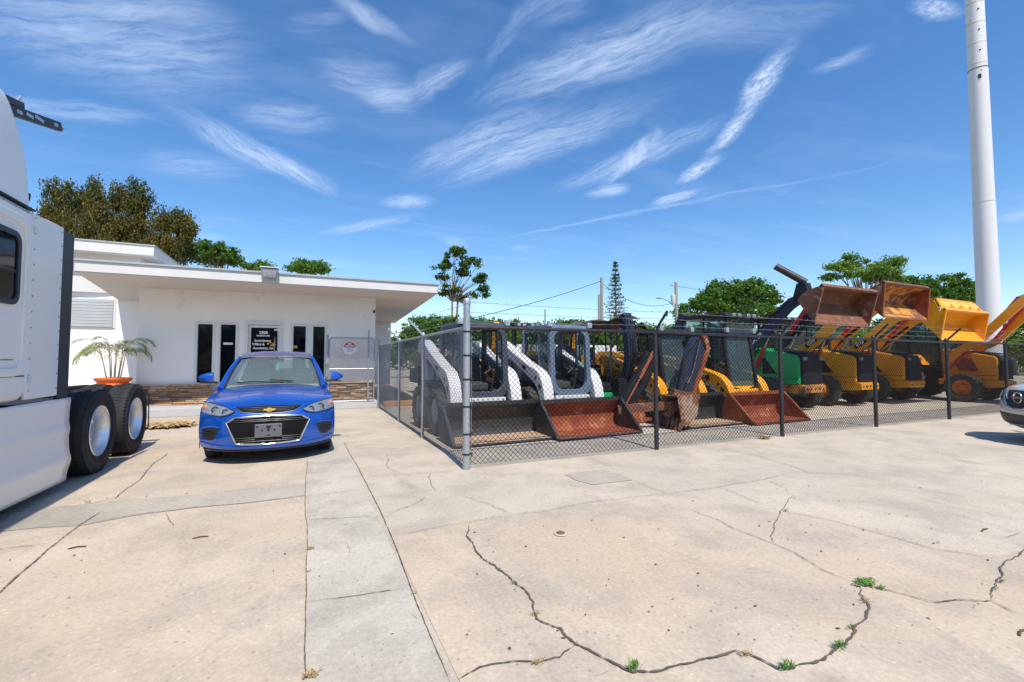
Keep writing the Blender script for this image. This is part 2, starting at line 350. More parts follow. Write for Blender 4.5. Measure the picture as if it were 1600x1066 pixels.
# ================================================================ GROUND
def ground_mat(name, tints, speck, agg=0.0, seed=0.0, stain=1.0, bump=.35):
    m = bpy.data.materials.new(name); m.use_nodes = True; t = m.node_tree; b = t.nodes['Principled BSDF']; N = NT(t)
    tc = N.n('ShaderNodeTexCoord'); v = N.n('ShaderNodeMapping', inp={'Vector': tc.outputs['Object'], 'Location': (seed, seed*.7, 0)}).outputs[0]
    c = N.ramp(N.noise(v, .55, 5, .62, .3), [(.32, tints[0]), (.50, tints[1]), (.68, tints[2])])
    # blotches, worn grey areas
    mk = N.ramp(N.noise(v, 1.3, 9, .70, .25), [(.46, 0.0), (.62, 1.0)])
    c = N.mix(N.math('MULTIPLY', mk, .70*stain), c, tints[3])
    mk2 = N.ramp(N.noise(v, .35, 7, .66, .6), [(.52, 0.0), (.70, 1.0)]); c = N.mix(N.math('MULTIPLY', mk2, .5*stain), c, (.45, .39, .325))
    w = N.ramp(N.noise(N.n('ShaderNodeMapping', inp={'Vector': v, 'Rotation': (0, 0, .3), 'Scale': (1, .25, 1)}).outputs[0], 2.2, 8, .7), [(.56, 0.0), (.72, 1.0)])
    c = N.mix(N.math('MULTIPLY', w, .28*stain), c, (.20, .17, .14))
    ov = N.n('ShaderNodeTexVoronoi', inp={'Vector': N.n('ShaderNodeVectorMath', operation='MULTIPLY_ADD', inp={0: N.n('ShaderNodeTexNoise', inp={'Vector': v, 'Scale': 3.0}).outputs['Color'], 1: (.3, .3, 0), 2: v}).outputs[0], 'Scale': .9}); oc = N.n('ShaderNodeSeparateColor', inp={0: ov.outputs['Color']})
    om = N.math('MULTIPLY', N.ramp(ov.outputs['Distance'], [(.05, 1.0), (.16, 0.0)]), N.math('GREATER_THAN', oc.outputs[0], .55)); c = N.mix(N.math('MULTIPLY', om, .38*stain), c, (.16, .14, .12))
    fine = N.noise(v, 42, 4, .7); c = N.mix(.5, c, N.mix(N.ramp(fine, [(.34, 0.0), (.66, 1.0)]), (.62, .60, .58), (1.0, 1.0, 1.0)), 'MULTIPLY')
    sp = N.n('ShaderNodeTexVoronoi', inp={'Vector': v, 'Scale': speck}); rnd = N.n('ShaderNodeSeparateColor', inp={0: sp.outputs['Color']})
    dark = N.math('MULTIPLY', N.math('LESS_THAN', sp.outputs['Distance'], .22), N.math('GREATER_THAN', rnd.outputs[0], .86))
    lite = N.math('MULTIPLY', N.math('LESS_THAN', sp.outputs['Distance'], .2), N.math('LESS_THAN', rnd.outputs[0], .10))
    c = N.mix(N.math('MULTIPLY', dark, .35), c, (.10, .09, .08)); c = N.mix(N.math('MULTIPLY', lite, .3), c, (.80, .76, .70))
    patchy = N.ramp(N.noise(v, .9, 6, .6, .5), [(.45, 0.0), (.62, 1.0)])
    ex = N.noise(v, 115, 3, .7); exm = N.math('MULTIPLY', patchy, N.ramp(ex, [(.42, 0.0), (.60, 1.0)]))
    c = N.mix(N.math('MULTIPLY', exm, .34+.3*agg), c, (.30, .27, .24))
    t.links.new(c, b.inputs['Base Color']); b.inputs['Roughness'].default_value = .9; b.inputs['Specular IOR Level'].default_value = .25
    hh = N.math('ADD', N.math('MULTIPLY', fine, .4), N.math('MULTIPLY', ex, .5+agg))
    bp = N.n('ShaderNodeBump', inp={'Strength': bump+agg*.5, 'Distance': .006, 'Height': hh}); t.links.new(bp.outputs[0], b.inputs['Normal'])
    MATS[name] = m
PK = [(.58, .45, .315), (.59, .485, .36), (.61, .52, .41), (.42, .36, .29)]
ground_mat('concrete_pink', PK, 26)
ground_mat('concrete_pale', [(.54, .46, .35), (.59, .51, .395), (.62, .525, .40), (.42, .365, .29)], 30, seed=4)
ground_mat('concrete_grey', [(.53, .47, .375), (.575, .52, .425), (.60, .545, .445), (.41, .365, .295)], 34, agg=.3, seed=9, stain=1.1)
ground_mat('concrete_gravel', [(.53, .465, .37), (.57, .51, .41), (.60, .535, .435), (.44, .39, .315)], 46, agg=1.0, seed=13, bump=.6)
def sheet(name, pts, z, mat, kind='structure'):
    me = bpy.data.meshes.new(name); bm = bmesh.new()
    f = bm.faces.new([bm.verts.new((p[0], p[1], z)) for p in pts]); bmesh.ops.triangulate(bm, faces=[f]); bm.to_mesh(me); bm.free()
    for p in me.polygons:
        if p.normal.z < 0: me.flip_normals(); break
    me.materials.append(M(mat)); o = bpy.data.objects.new(name, me); COL.objects.link(o); return tag(o, kind=kind)
sheet('ground', [(-900, -300), (1100, -300), (1100, 1400), (-900, 1400)], 0, 'concrete_pale')
rnd = random.Random(5)
def frac(pts, amp, depth=5):
    P = [Vector((p[0], p[1], 0)) for p in pts]
    for d in range(depth):
        Q = [P[0]]
        for a, b in zip(P, P[1:]):
            l = (b-a).length
            if l > .03:
                n = Vector((-(b-a).y, (b-a).x, 0)).normalized(); Q.append((a+b)/2+n*rnd.uniform(-1, 1)*amp*l)
            Q.append(b)
        P = Q
    return P
def gp(l): return [G(x, y) for x, y in l]
# slabs that differ in tone, and the grey strip
stripL = [(.03, -3), (.03, 13.1)]; stripR = [(.585, -3), (.60, 13.1)]
sheet('slab_left', [(-14, -4), (.028, -4), (.028, 12.8), (-3.2, 13.0), (-14, 13.6)], .004, 'concrete_pink')
sheet('slab_right', [(.62, -4), (30, -4)]+[tuple(G(x, y)[:2]) for x, y in [(1900, 930), (1600, 860), (1560, 870), (1410, 840), (1240, 800), (1040, 775), (800, 807), (690, 825), (610, 841)]], .004, 'concrete_pink')
sheet('concrete_strip', [(.028, -4), (.585, -4), (.60, 13.15), (.028, 13.1)], .008, 'concrete_grey')
band = gp([(-200, 826), (0, 803), (135, 791), (182, 783), (240, 779), (325, 772), (420, 765), (477, 757)])+gp([(476, 776), (390, 787), (300, 795), (215, 806), (125, 823), (60, 826), (0, 832), (-200, 850)])
sheet('gravel_band', [p[:2] for p in band], .008, 'concrete_gravel')
patch = gp([(882, 742), (915, 737), (945, 735), (968, 741), (988, 751), (950, 755), (925, 758), (905, 753)])
sheet('patch', [p[:2] for p in frac(patch+[patch[0]], .06, 2)[:-1]], .005, 'concrete_gravel')
pmat('crack_dark', (.07, .058, .043), (.16, .13, .095), 9, .95)
pmat('crack_edge', (.50, .44, .37), (.34, .29, .24), 10, .95)
cracks = [ # pixels of the photo, width m, wiggle
 ([(478,1070),(478,900),(477,778),(476,700)],.010,.02),([(703,1070),(645,930),(610,836),(560,732),(536,690)],.008,.01),
 ([(477,777),(520,772),(566,766)],.006,.05),([(480,815),(590,808)],.006,.05),([(480,944),(540,936),(636,922)],.010,.10),
 ([(-60,990),(0,928),(30,900),(75,860),(125,822),(160,800)],.014,.03),([(-60,868),(0,860),(80,852)],.010,.05),
 ([(262,708),(220,750),(178,781),(135,790),(60,798),(-60,812)],.014,.05),([(325,771),(400,765),(475,757)],.009,.06),([(125,823),(215,805),(300,795),(390,787),(475,775)],.007,.10),
 ([(260,802),(264,815),(271,827)],.006,.12),([(565,748),(627,742),(675,740),(728,734)],.011,.06),([(605,710),(607,733),(627,742)],.006,.12),([(560,731),(605,728)],.005,.06),
 ([(672,740),(674,755),(681,770)],.009,.14),([(601,808),(645,790),(668,777)],.007,.10),([(610,841),(690,825),(800,807)],.007,.08),([(720,775),(760,788),(800,805)],.007,.08),
 ([(732,822),(729,840),(750,870),(780,892),(800,910),(812,919),(833,945),(838,970),(875,985),(900,1010),(925,1022),(960,1040),(990,1054),(1020,1053),(1080,1040),(1120,1030),(1150,1020),(1180,1030),(1215,1049),(1240,1047),(1300,1025),(1330,1000),(1335,985),(1355,970),(1358,950),(1343,930),(1345,920)],.021,.15),
 ([(1330,907),(1375,922),(1425,935),(1460,944),(1500,940),(1550,942),(1580,957),(1610,968)],.013,.10),
 ([(1550,942),(1550,925),(1565,905),(1570,880),(1605,858)],.014,.14),([(900,1010),(875,1030),(840,1037),(800,1037),(750,1046),(708,1068)],.014,.12),
 ([(1070,795),(1125,815),(1140,825),(1180,840),(1210,852),(1240,865),(1280,890),(1330,912)],.008,.08),([(1243,775),(1225,795),(1210,820),(1204,840),(1210,852)],.007,.12),
 ([(800,805),(860,799),(930,785),(1040,773)],.007,.07),([(985,750),(1045,773),(1125,762),(1195,750),(1230,742)],.009,.07),([(1125,762),(1160,776),(1195,790)],.007,.10),
 ([(1120,700),(1190,715),(1240,730),(1265,740),(1330,742),(1400,756)],.011,.08),([(1220,800),(1300,815),(1390,840),(1460,860),(1560,876)],.008,.06),([(1380,730),(1440,744)],.006,.06),
 ([(1410,772),(1475,790),(1605,816)],.009,.07),([(1560,830),(1605,832)],.006,.08),([(1560,843),(1600,833)],.006,.1),([(1195,750),(1228,765),(1233,773)],.006,.12),
 ([(640,960),(660,975)],.004,.1),([(540,850),(548,870)],.004,.1),([(1080,700),(1120,705),(1150,700)],.005,.1),([(930,1060),(960,1048)],.01,.1),
 ([(800,912),(820,905),(830,902)],.006,.1)]
cm, ce = MB(), MB()
for pts, w, am in cracks:
    w *= .55 if w > .0085 else .70
    P = frac(gp(pts), am*.5, 6)
    for mb, ww, z in ((ce, w*1.9, .0105), (cm, w, .0125)):
        vs = []
        for i, p in enumerate(P):
            d = P[min(i+1, len(P)-1)]-P[max(i-1, 0)]; n = Vector((-d.y, d.x, 0)).normalized()
            tp = max(.15, min(1, min(i, len(P)-1-i)/6))
            a_, b_ = ww*tp*rnd.uniform(.1, .8), ww*tp*rnd.uniform(.1, .8)
            vs += [p+n*a_+Vector((0, 0, z)), p-n*b_+Vector((0, 0, z))]
        if mb is ce and w < .0125: continue
        mb.add(vs, [(2*i, 2*i+1, 2*i+3, 2*i+2) for i in range(len(P)-1)])
tag(ce.build('crack_rim', 'crack_edge', smooth=0), kind='structure'); tag(cm.build('pavement_crack', 'crack_dark', smooth=0), kind='structure')
# loose grit and leaf bits
mb = MB()
for i in range(300):
    x, y = rnd.uniform(-3.5, 9), rnd.uniform(1.3, 6) if i % 3 else rnd.uniform(1, 12)
    if i > 220: a, b = gp([(rnd.uniform(720, 1560), rnd.uniform(800, 1000))]*2); x, y = a.x, a.y
    s = rnd.choice([.004, .006, .009, .014]); an = rnd.uniform(0, 3.14); c_, s_ = math.cos(an)*s, math.sin(an)*s; k = rnd.uniform(.3, .7)
    mb.add([(x-c_, y-s_, .009), (x+s_*k, y-c_*k, .010), (x+c_, y+s_, .009), (x-s_*k, y+c_*k, .011), (x, y, .014)], [(0, 1, 4), (1, 2, 4), (2, 3, 4), (3, 0, 4)])
for px, py in [(120, 858), (313, 842), (1540, 830), (1600, 992)]:
    p = G(px, py); mb.tube([p+Vector((-.05, 0, .010)), p+Vector((0, .012, .014)), p+Vector((.05, .004, .010))], .005, 5)
tag(mb.build('grit', 'twig', smooth=0), kind='stuff')
def weed(px, py, size, dry=False, n=46, lab='', h=.5, group='weeds in the pavement cracks'):
    c = G(px, py); mb = MB(); rr = random.Random(px*7+py); size *= .78 if group == 'weeds in the pavement cracks' else 1
    for i in range(n):
        a = rr.uniform(0, 6.28); d = rr.uniform(0, size*.9); b = Vector((c.x+d*math.cos(a)*1.0, c.y+d*math.sin(a)*.5, .012))
        l = size*rr.uniform(.25, .6); a2 = rr.uniform(0, 6.28); tip = b+Vector((math.cos(a2)*l, math.sin(a2)*l, l*rr.uniform(.2, 1.0)*h*1.6)); sd = Vector((-math.sin(a2), math.cos(a2), 0))*l*.13
        md = (b+tip)/2+Vector((0, 0, l*.2)); mb.add([b, md+sd, tip, md-sd], [(0, 1, 2, 3)])
    o = mb.build('weed', 'straw' if dry else 'green_weed', smooth=0)
    o.location = (c.x, c.y, 0); o.data.transform(Matrix.Translation((-c.x, -c.y, 0))); tag(o, lab, 'weed', group)
for a in [(1352, 914, .10, 0, 150, 'largest green weed spreading along the crack at the right of the pavement', .3), (1375, 922, .05, 0, 60, 'small green sprig just right of the largest weed in the crack', .4),
  (1352, 942, .05, 1, 60, 'dried brown tuft in the crack just below the largest green weed'), (1330, 984, .035, 0, 50, 'small green weed where the right end of the long crack turns down', .8),
  (1312, 1014, .055, 0, 80, 'green weed low in the long crack left of its turn', .8), (1165, 1026, .045, 1, 60, 'dried brown tuft at the peak of the crack near the bottom edge'),
  (1228, 1048, .055, 0, 100, 'bright green weed at the bottom of the crack, right of the dried tuft', .9), (991, 1050, .05, 0, 70, 'tall thin green weed at the bottom edge of the picture', 1.6),
  (836, 962, .04, 1, 50, 'dried tuft in the crack below the small green sprig at left'), (780, 893, .03, 0, 36, 'small sprig in the upper left of the long crack', .7), (803, 914, .03, 0, 36, 'sprig in the crack beside a thin stick', .6),
  (842, 1038, .05, 1, 50, 'dried tuft on the side crack at the bottom, left of the tall thin weed'), (1565, 912, .035, 0, 50, 'green sprig on the far right crack', .7), (1558, 923, .03, 0, 30, 'tiny sprig just under another on the far right crack', .5), (1228, 800, .045, 0, 50, 'small weed on the thin crack farthest up the pavement', .5),
  (485, 860, .05, 1, 60, 'dried leaves on the left edge of the grey strip, halfway down'), (482, 896, .035, 1, 30, 'few dried leaves on the strip edge just below the larger dried clump'), (484, 1060, .06, 1, 60, 'dried clump at the strip edge at the bottom of the picture'),
  (648, 929, .03, 1, 40, 'dried tuft on the right edge of the grey strip'), (137, 788, .05, 0, 26, 'thin green sprig in the crack beside the truck skirt', 1.), (775, 788, .02, 1, 20, 'little dried tuft near the fence corner crack')]:
    a = list(a); a[3] = bool(a[3]); weed(*a)
weed(258, 668, .50, True, 900, 'flat patch of dry brown grass behind the truck wheels', .12, None)
weed(1195, 686, .16, True, 90, 'dry brown twigs at the foot of the black fence post', .5, None)
p = G(876, 836); cap = thing('drain_cap', 'small round rusty cap set flush in the concrete', 'drain cap', p)
mb = MB(); mb.lathe([(0, .022), (.028, .022), (.034, .018), (.034, 0)], (0, 0, 0), n=20); mb.build('cap', 'rust_cap', cap)
mb = MB(); mb.lathe([(.036, .016), (.048, .014), (.052, .010)], (0, 0, 0), n=24); mb.build('collar', 'concrete_pale', cap)

# ================================================================ OFFICE BUILDING
# kerb / walk in front
mb = MB(); k = [(-16, 13.55), (-3.2, 13.12), (1.93, 13.30), (1.93, 14.6), (-16, 16.0)]
mb.prism(k, 'z', 0.0, .20); w = mb.build('sidewalk', 'kerb_concrete', smooth=0, bevel=.015); tag(w, kind='structure')
BL = Vector((-3.85, 14.20, 0)); BR = Vector((1.87, 13.65, 0)); bang = math.atan2(BR.y-BL.y, BR.x-BL.x)
bld = thing('office_building', 'low white stucco office with wide flat eaves, dark windows and a stone base', 'building', BL, bang)
BLN = (BR-BL).length
# front wall with openings; local x along the wall, local y into the building
wins = [(1.25, 1.66), (1.77, 2.19), (3.52, 3.91), (4.03, 4.40)]; door = (2.42, 3.25); WT = 2.35; WB = .72; HT = 3.2; TH = .18
mb = MB()
def vpiece(x0, x1, z0, z1): mb.box(x0, x1, 0, TH, z0, z1)
vpiece(0, BLN, WT, HT); vpiece(0, 1.25, .2, WT); vpiece(1.66, 1.77, WB, WT); vpiece(2.19, 2.42, .2, WT); vpiece(3.25, 3.52, .2, WT); vpiece(3.91, 4.03, WB, WT); vpiece(4.40, BLN, .2, WT)
vpiece(1.25, 2.19, .2, WB); vpiece(3.52, 4.40, .2, WB)
mb.box(0, TH, TH, 3.6, .2, HT); mb.box(BLN-TH, BLN, TH, 8.3, .2, HT)      # returns left and right
mb.box(-9.0, 0.0, 3.05, 3.25, .2, 3.9)                                    # set back wing at the left
mb.box(-9.0, -8.8, 3.25, 14, .2, 4.1)
mb.box(BLN+0.0, BLN+1.05, 8.3, 8.5, .2, HT)                               # wall stub at the end of the side passage
mb.box(BLN+.87, BLN+1.05, 8.5, 15, .2, HT); mb.box(-9, BLN+1, 14.8, 15, .2, 4.1)
mb.build('wall', 'stucco', bld, smooth=0)
mb = MB(); mb.mat('dark_glass').box(TH, BLN-TH, 2.2, 2.3, .2, 3.1); mb.mat('kerb_concrete').box(TH, BLN-TH, TH, 2.2, .19, .21); mb.build('interior', None, bld, smooth=0)
# flat roof: soffit, fascia, metal edge (corners in world metres)
FL, FR = Vector((-4.38, 12.22, 0)), Vector((3.30, 12.05, 0)); BRr, BLl = Vector((4.02, 22.6, 0)), Vector((-5.20, 17.3, 0))
def ring(z): return [Vector((p.x, p.y, z)) for p in (FL, FR, BRr, Vector((-5.4, 23, 0)), BLl)]
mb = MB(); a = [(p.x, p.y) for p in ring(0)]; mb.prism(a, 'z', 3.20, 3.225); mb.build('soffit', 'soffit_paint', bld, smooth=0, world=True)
mb = MB(); c_ = Vector((-.5, 17.5, 0))
def grow(p, k): d = (p-c_); return p+Vector((math.copysign(k, d.x), math.copysign(k, d.y), 0))
o1 = [grow(Vector((p.x, p.y, 0)), .02) for p in ring(0)]
mb.prism([(p.x, p.y) for p in o1], 'z', 3.226, 3.445); mb.build('fascia', 'fascia_paint', bld, smooth=0, world=True)
o2 = [grow(p, .035) for p in o1]; mb = MB(); mb.prism([(p.x, p.y) for p in o2], 'z', 3.447, 3.485); mb.build('roof_edging', 'roof_edge', bld, smooth=0, world=True)
# raised roof box at the left rear
mb = MB(); UR = AY(240, 399, 16.9); ux, uy = UR.x, 16.9
mb.box(-13, ux-.45, uy+.45, uy+7.5, 3.4, 4.56); mb.box(-13, ux, uy, uy+8, 4.56, 4.85); mb.build('upper_roof', 'fascia_paint', bld, smooth=0, world=True)
mb = MB(); mb.box(-13, ux+.03, uy-.03, uy+8, 4.852, 4.885); mb.build('upper_roof_edging', 'roof_edge', bld, smooth=0, world=True)
# windows
def window(x0, x1, z0, z1, y=0, par=bld, fr=.035, glass='dark_glass', mull=False):
    m = MB(); m.box(x0-.03, x0+fr, y-.015, y+.1, z0-.02, z1+.03); m.box(x1-fr, x1+.03, y-.015, y+.1, z0-.02, z1+.03)
    m.box(x0+fr, x1-fr, y-.015, y+.1, z1-fr, z1+.03); m.box(x0+fr, x1-fr, y-.015, y+.1, z0-.02, z0+fr)
    w = m.build('window', 'trim_white', par, smooth=0)
    g = MB(); g.box(x0+fr+.002, x1-fr-.002, y+.05, y+.06, z0+fr, z1-fr); g.build('pane', glass, w, smooth=0); return w
for i, (a_, b_) in enumerate(wins): window(a_, b_, WB+.02, WT)
# door
m = MB(); m.box(2.38, 2.45, -.02, .12, .2, 2.43); m.box(3.22, 3.29, -.02, .12, .2, 2.43); m.box(2.45, 3.22, -.02, .12, 2.33, 2.43)
dr = m.build('door', 'trim_white', bld, smooth=0)
m = MB(); m.box(2.455, 2.51, .02, .07, .21, 2.32); m.box(3.16, 3.215, .02, .07, .21, 2.32); m.box(2.51, 3.16, .02, .07, 2.25, 2.32); m.box(2.51, 3.16, .02, .07, .21, .42); m.build('door_leaf', 'trim_white', dr, smooth=0)
m = MB(); m.box(2.512, 3.158, .035, .045, .422, 2.248); m.build('door_glass', 'dark_glass', dr, smooth=0)
m = MB(); m.tube([(3.10, -.0, 1.15), (3.10, -.04, 1.2), (3.10, -.04, 1.95), (3.10, 0, 2.0)], .012, 6); m.build('handle', 'galv', dr)
for s, size, x, z, b_ in [('2908', .105, 2.81, 2.115, .004), ('NORTH US1', .060, 2.81, 2.03, .003), ('Inversiones', .088, 2.80, 1.895, .0035), ('Wilmi &', .088, 2.695, 1.795, .0035), ('Asociados, Inc', .086, 2.815, 1.69, .0035)]:
    text(s, size, 'decal_white', dr, front_mtx((x, .031, z)), depth=.001, bold=b_)
m = MB()   # little loader picture on the glass: cab, bonnet, arm and bucket
for poly in ([(2.90, 1.83), (2.96, 1.85), (3.05, 1.845), (3.05, 1.825), (2.965, 1.83), (2.935, 1.775), (2.915, 1.78)], [(2.99, 1.745), (2.99, 1.785), (3.045, 1.815), (3.12, 1.80), (3.10, 1.765), (3.065, 1.74)], [(3.055, 1.815), (3.06, 1.84), (3.08, 1.84), (3.085, 1.812)]):
    m.prism(poly, 'y', .030, .0325)
m.build('door_picture', 'machine_orange', dr, smooth=0)
m = MB(); m.box(3.075, 3.155, .0315, .0335, 2.175, 2.225); m.build('door_sticker', 'sign_white', dr, smooth=0)
text('OPEN', .026, 'decal_black', dr, front_mtx((3.115, .0312, 2.20)), depth=.0008)
st = MB(); st.box(1.86, 2.08, .046, .049, 1.775, 1.835); st.build('window_sticker', 'sign_white', bld, smooth=0)
st = MB(); st.box(3.55, 3.66, .046, .049, 1.70, 1.77); st.build('window_sticker', 'machine_orange', bld, smooth=0)
# stone veneer
rs = random.Random(3)
def ledger(x0, x1, nm='stone_base'):
    m = MB(); m.mat('grout').box(x0, x1, -.03, -.002, .20, .70); m.mat('stone_v')
    z = .205
    while z < .70:
        h = min(rs.uniform(.035, .072), .705-z); x = x0-rs.uniform(0, .1)
        while x < x1:
            l = rs.uniform(.10, .42); a = max(x, x0); b = min(x+l-.006, x1); d = rs.uniform(.035, .075)
            if b-a > .02:
                j = rs.uniform(-.006, .006)
                m.hexa([(a, -d, z+.002), (b, -d+rs.uniform(-.01, .01), z+.002+j), (b, -.001, z+.002+j), (a, -.001, z+.002)], [(a+.008, -d+.012, z+h-.012), (b-.008, -d+.012, z+h-.012+j), (b-.008, -.001, z+h-.012+j), (a+.008, -.001, z+h-.012)])
            x += l
        z += h
    m.mat('stone').box(x0, x1+.01, -.09, -.001, .706, .735)
    m.build(nm, None, bld, smooth=0)
mm = pmat('stone_v', (.50, .27, .14), None, rough=.85)
t_ = mm.node_tree; N = NT(t_); f_ = N.n('ShaderNodeNewGeometry').outputs['Random Per Island']; tc_ = N.n('ShaderNodeTexCoord')
c_r = N.ramp(f_, [(0, (.15, .09, .06)), (.25, (.50, .26, .12)), (.5, (.56, .36, .20)), (.75, (.33, .23, .17)), (1, (.66, .50, .34))])
c_r = N.mix(.6, c_r, N.ramp(N.noise(tc_.outputs['Object'], 9, 7, .7), [(.3, (.45, .42, .40)), (.7, (1.15, 1.1, 1.05))]), 'MULTIPLY'); t_.links.new(c_r, t_.nodes['Principled BSDF'].inputs['Base Color'])
bp_ = N.n('ShaderNodeBump', inp={'Strength': .7, 'Distance': .01, 'Height': N.noise(tc_.outputs['Object'], 40, 5, .6)}); t_.links.new(bp_.outputs[0], t_.nodes['Principled BSDF'].inputs['Normal'])
ledger(.10, 2.37); ledger(3.30, BLN)
# wing window with roller shutter, small side window, low band, little camera
m = MB(); m.box(-3.30, -1.72, 3.02, 3.06, 2.34, 3.24); wv = m.build('window', 'trim_white', bld, smooth=0)
pmat('blind_grey', (.50, .51, .51), (.44, .45, .45), 3, .7)
m = MB()
for k in range(18): m.box(-3.25, -1.77, 2.985+.008*(k % 2), 3.02, 2.375+.046*k, 2.375+.046*k+.042)
m.build('blind', 'blind_grey', wv, smooth=0)
m = MB(); m.box(-.32, .28, 3.0, 3.045, 2.30, 3.0); w3 = m.build('window', 'trim_white', bld, smooth=0)
m = MB()
for k in range(7): m.box(-.26, .24, 2.985, 3.0, 2.36+.085*k, 2.36+.085*k+.07)
m.build('louvre', 'plastic_black', w3, smooth=0)
m = MB(); m.box(-9, -.002, 2.92, 3.049, .201, .62); m.build('plinth', 'kerb_concrete', bld, smooth=0)
m = MB(); m.ball((BLN-.04, -.05, 2.80), .03, 8); m.box(BLN-.07, BLN-.01, -.03, 0, 2.76, 2.84); m.build('wall_sensor', 'plastic_black', bld)
# flood light on the fascia
P = AY(422, 430, 12.08); fl = thing('flood_light', 'grey box flood light fixed on the edge of the white roof', 'flood light', (P.x, 12.06, 3.36))
m = MB(); m.hexa([(-.15, -.24, -.06), (.15, -.24, -.06), (.13, -.02, -.05), (-.13, -.02, -.05)], [(-.18, -.30, .14), (.18, -.30, .14), (.18, .0, .16), (-.18, .0, .16)]); m.build('housing', 'galv', fl, bevel=.01)
m = MB(); m.hexa([(-.13, -.262, -.045), (.13, -.262, -.045), (.13, -.245, -.045), (-.13, -.245, -.045)], [(-.16, -.312, .10), (.16, -.312, .10), (.16, -.292, .10), (-.16, -.292, .10)]); m.build('lamp_glass', 'lamp_silver', fl)
m = MB(); m.box(-.19, .19, -.33, .02, .161, .185); m.build('lid', 'far_white', fl)
m = MB(); m.box(-.05, .05, -.03, .02, -.02, .10); m.build('bracket', 'galv', fl)
P = AY(684, 458, 12.1); sc_ = thing('security_camera', 'small white security camera under the right corner of the eave', 'camera', (3.33, 12.02, 3.28)); m = MB(); m.tube([(0, 0, 0), (.05, -.06, -.02)], .03, 8); m.build('camera_body', 'far_white', sc_); m = MB(); m.box(-.03, .03, 0, .05, -.02, .06); m.build('mount', 'galv', sc_)

# ---- planter with palm
PX_, PY_ = AY(177, 600, 13.75).x, 13.75
pp = thing('flower_pot', 'wide orange clay pot standing by the white wall', 'pot', (PX_, PY_, .2))
m = MB(); m.lathe([(0, 0), (.30, 0), (.36, .03), (.52, .20), (.56, .32), (.50, .45), (.36, .56), (.42, .60), (.45, .64), (.42, .66), (.36, .62), (.0, .60)], (0, 0, 0), n=32); m.build('pot_body', 'terracotta', pp, smooth=60); pp.scale = (.80, .80, 1.12)
m = MB(); m.lathe([(0, .615), (.35, .612)], (0, 0, 0), n=20); m.build('soil', 'soil', pp)
def frond(m, base, az, el, L, droop, lw, n=26, leaf='leaf_palm', stem='palm_stem', sr=.012, wid=.02, rr=random):
    pts = []; p = Vector(base); e = el
    for i in range(9): pts.append(p.copy()); p = p+Vector((math.cos(az)*math.cos(e), math.sin(az)*math.cos(e), math.sin(e)))*L/8; e -= droop/8*(1+i*.12)
    m.mat(stem).tube(pts, [sr*(1-.09*i) for i in range(9)], 5)
    m.mat(leaf)
    for i in range(n):
        t = .22+.78*i/n; k = min(int(t*8), 7); f = t*8-k; q = pts[k].lerp(pts[k+1], f); d = (pts[k+1]-pts[k]).normalized()
        s0 = d.cross(Vector((0, 0, 1))).normalized()
        for sg in (-1, 1):
            ll = lw*(1-.65*abs(t-.5)/.5)*rr.uniform(.8, 1.1); tip = q+(s0*sg*.75+d*.75+Vector((0, 0, -.15-rr.uniform(0, .5)))).normalized()*ll
            md = q.lerp(tip, .45)+Vector((0, 0, ll*.06)); sd = (tip-q).cross(Vector((0, 0, 1))).normalized()*wid
            m.add([q, md+sd, tip, md-sd], [(0, 1, 2, 3)])
rp = random.Random(8)
pl_ = thing('potted_palm', 'thin areca palm with yellowing drooping fronds in the orange pot', 'palm', (PX_, PY_, .88)); pl_.scale = (.82, .82, .95)
for k in range(9):
    a = k*.7+rp.uniform(0, .5); b0 = (math.cos(a)*.15, math.sin(a)*.12, 0); h = rp.uniform(.5, .8); top = (b0[0]+math.cos(a)*.12, b0[1]+math.sin(a)*.1, h)
    m = MB(); m.mat('palm_stem').tube([b0, ((b0[0]+top[0])/2, (b0[1]+top[1])/2, h*.5), top], [.016, .012, .009], 6); m.build('stem', None, pl_)
    m = MB()
    for j in range(3): frond(m, top, a+rp.uniform(-.7, .7), rp.uniform(.75, 1.3), rp.uniform(.7, 1.05), rp.uniform(1.3, 2.3), .30, 34, 'leaf_potted', sr=.007, wid=.006, rr=rp)
    m.build('frond', None, pl_, smooth=0)

# ================================================================ FENCES
def zig(m, A, B, z0, z1, pitch, r):
    """chain link between ground points A and B"""
    A, B = Vector(A), Vector(B); L = (B-A).length; d = (B-A)/L; h = z1-z0; nrm = Vector((-d.y, d.x, 0)); rr = random.Random(int(L*100))
    n = int((L+h)/pitch)+1
    for sg in (1, -1):
        for i in range(n):
            s0 = i*pitch-(h if sg > 0 else 0)
            if sg > 0: a0, a1 = s0, s0+h; 
            else: a0, a1 = s0, s0-h
            # clip to 0..L
            t0, t1 = 0.0, 1.0
            if a1 > a0:
                t0 = max(t0, (0-a0)/h); t1 = min(t1, (L-a0)/h)
            else:
                t0 = max(t0, (a0-L)/h); t1 = min(t1, a0/h)
            if t1-t0 < .01: continue
            k = 3; pts = []
            for j in range(k+1):
                t = t0+(t1-t0)*j/k; s = a0+(a1-a0)*t
                pts.append(A+d*s+Vector((0, 0, z0+h*t))+nrm*(sg*.002+.012*math.sin(s*2.1)*math.sin(3.1*t)))
            m.tube(pts, r, 3, cap=False)
def fence_post(parent, p, h, r, mat_, arm=None, name='post', capr=1.25):
    m = MB(); m.tube([(p[0], p[1], 0), (p[0], p[1], h)], r, 14); m.lathe([(r*capr, 0), (r*capr, .03), (r*.9, .055), (r*.3, .07), (0, .072)], (p[0], p[1], h-.01), n=14)
    o = m.build(name, mat_, parent, smooth=50)
    if arm:
        m = MB(); q = Vector((p[0], p[1], h)); e = q+Vector(arm); m.bar(q, e, .022, .035); 
        for t in (.3, .62, .95): c = q.lerp(e, t); m.ball(c, .016, 6)
        m.build('barb_arm', mat_, o)
    return o
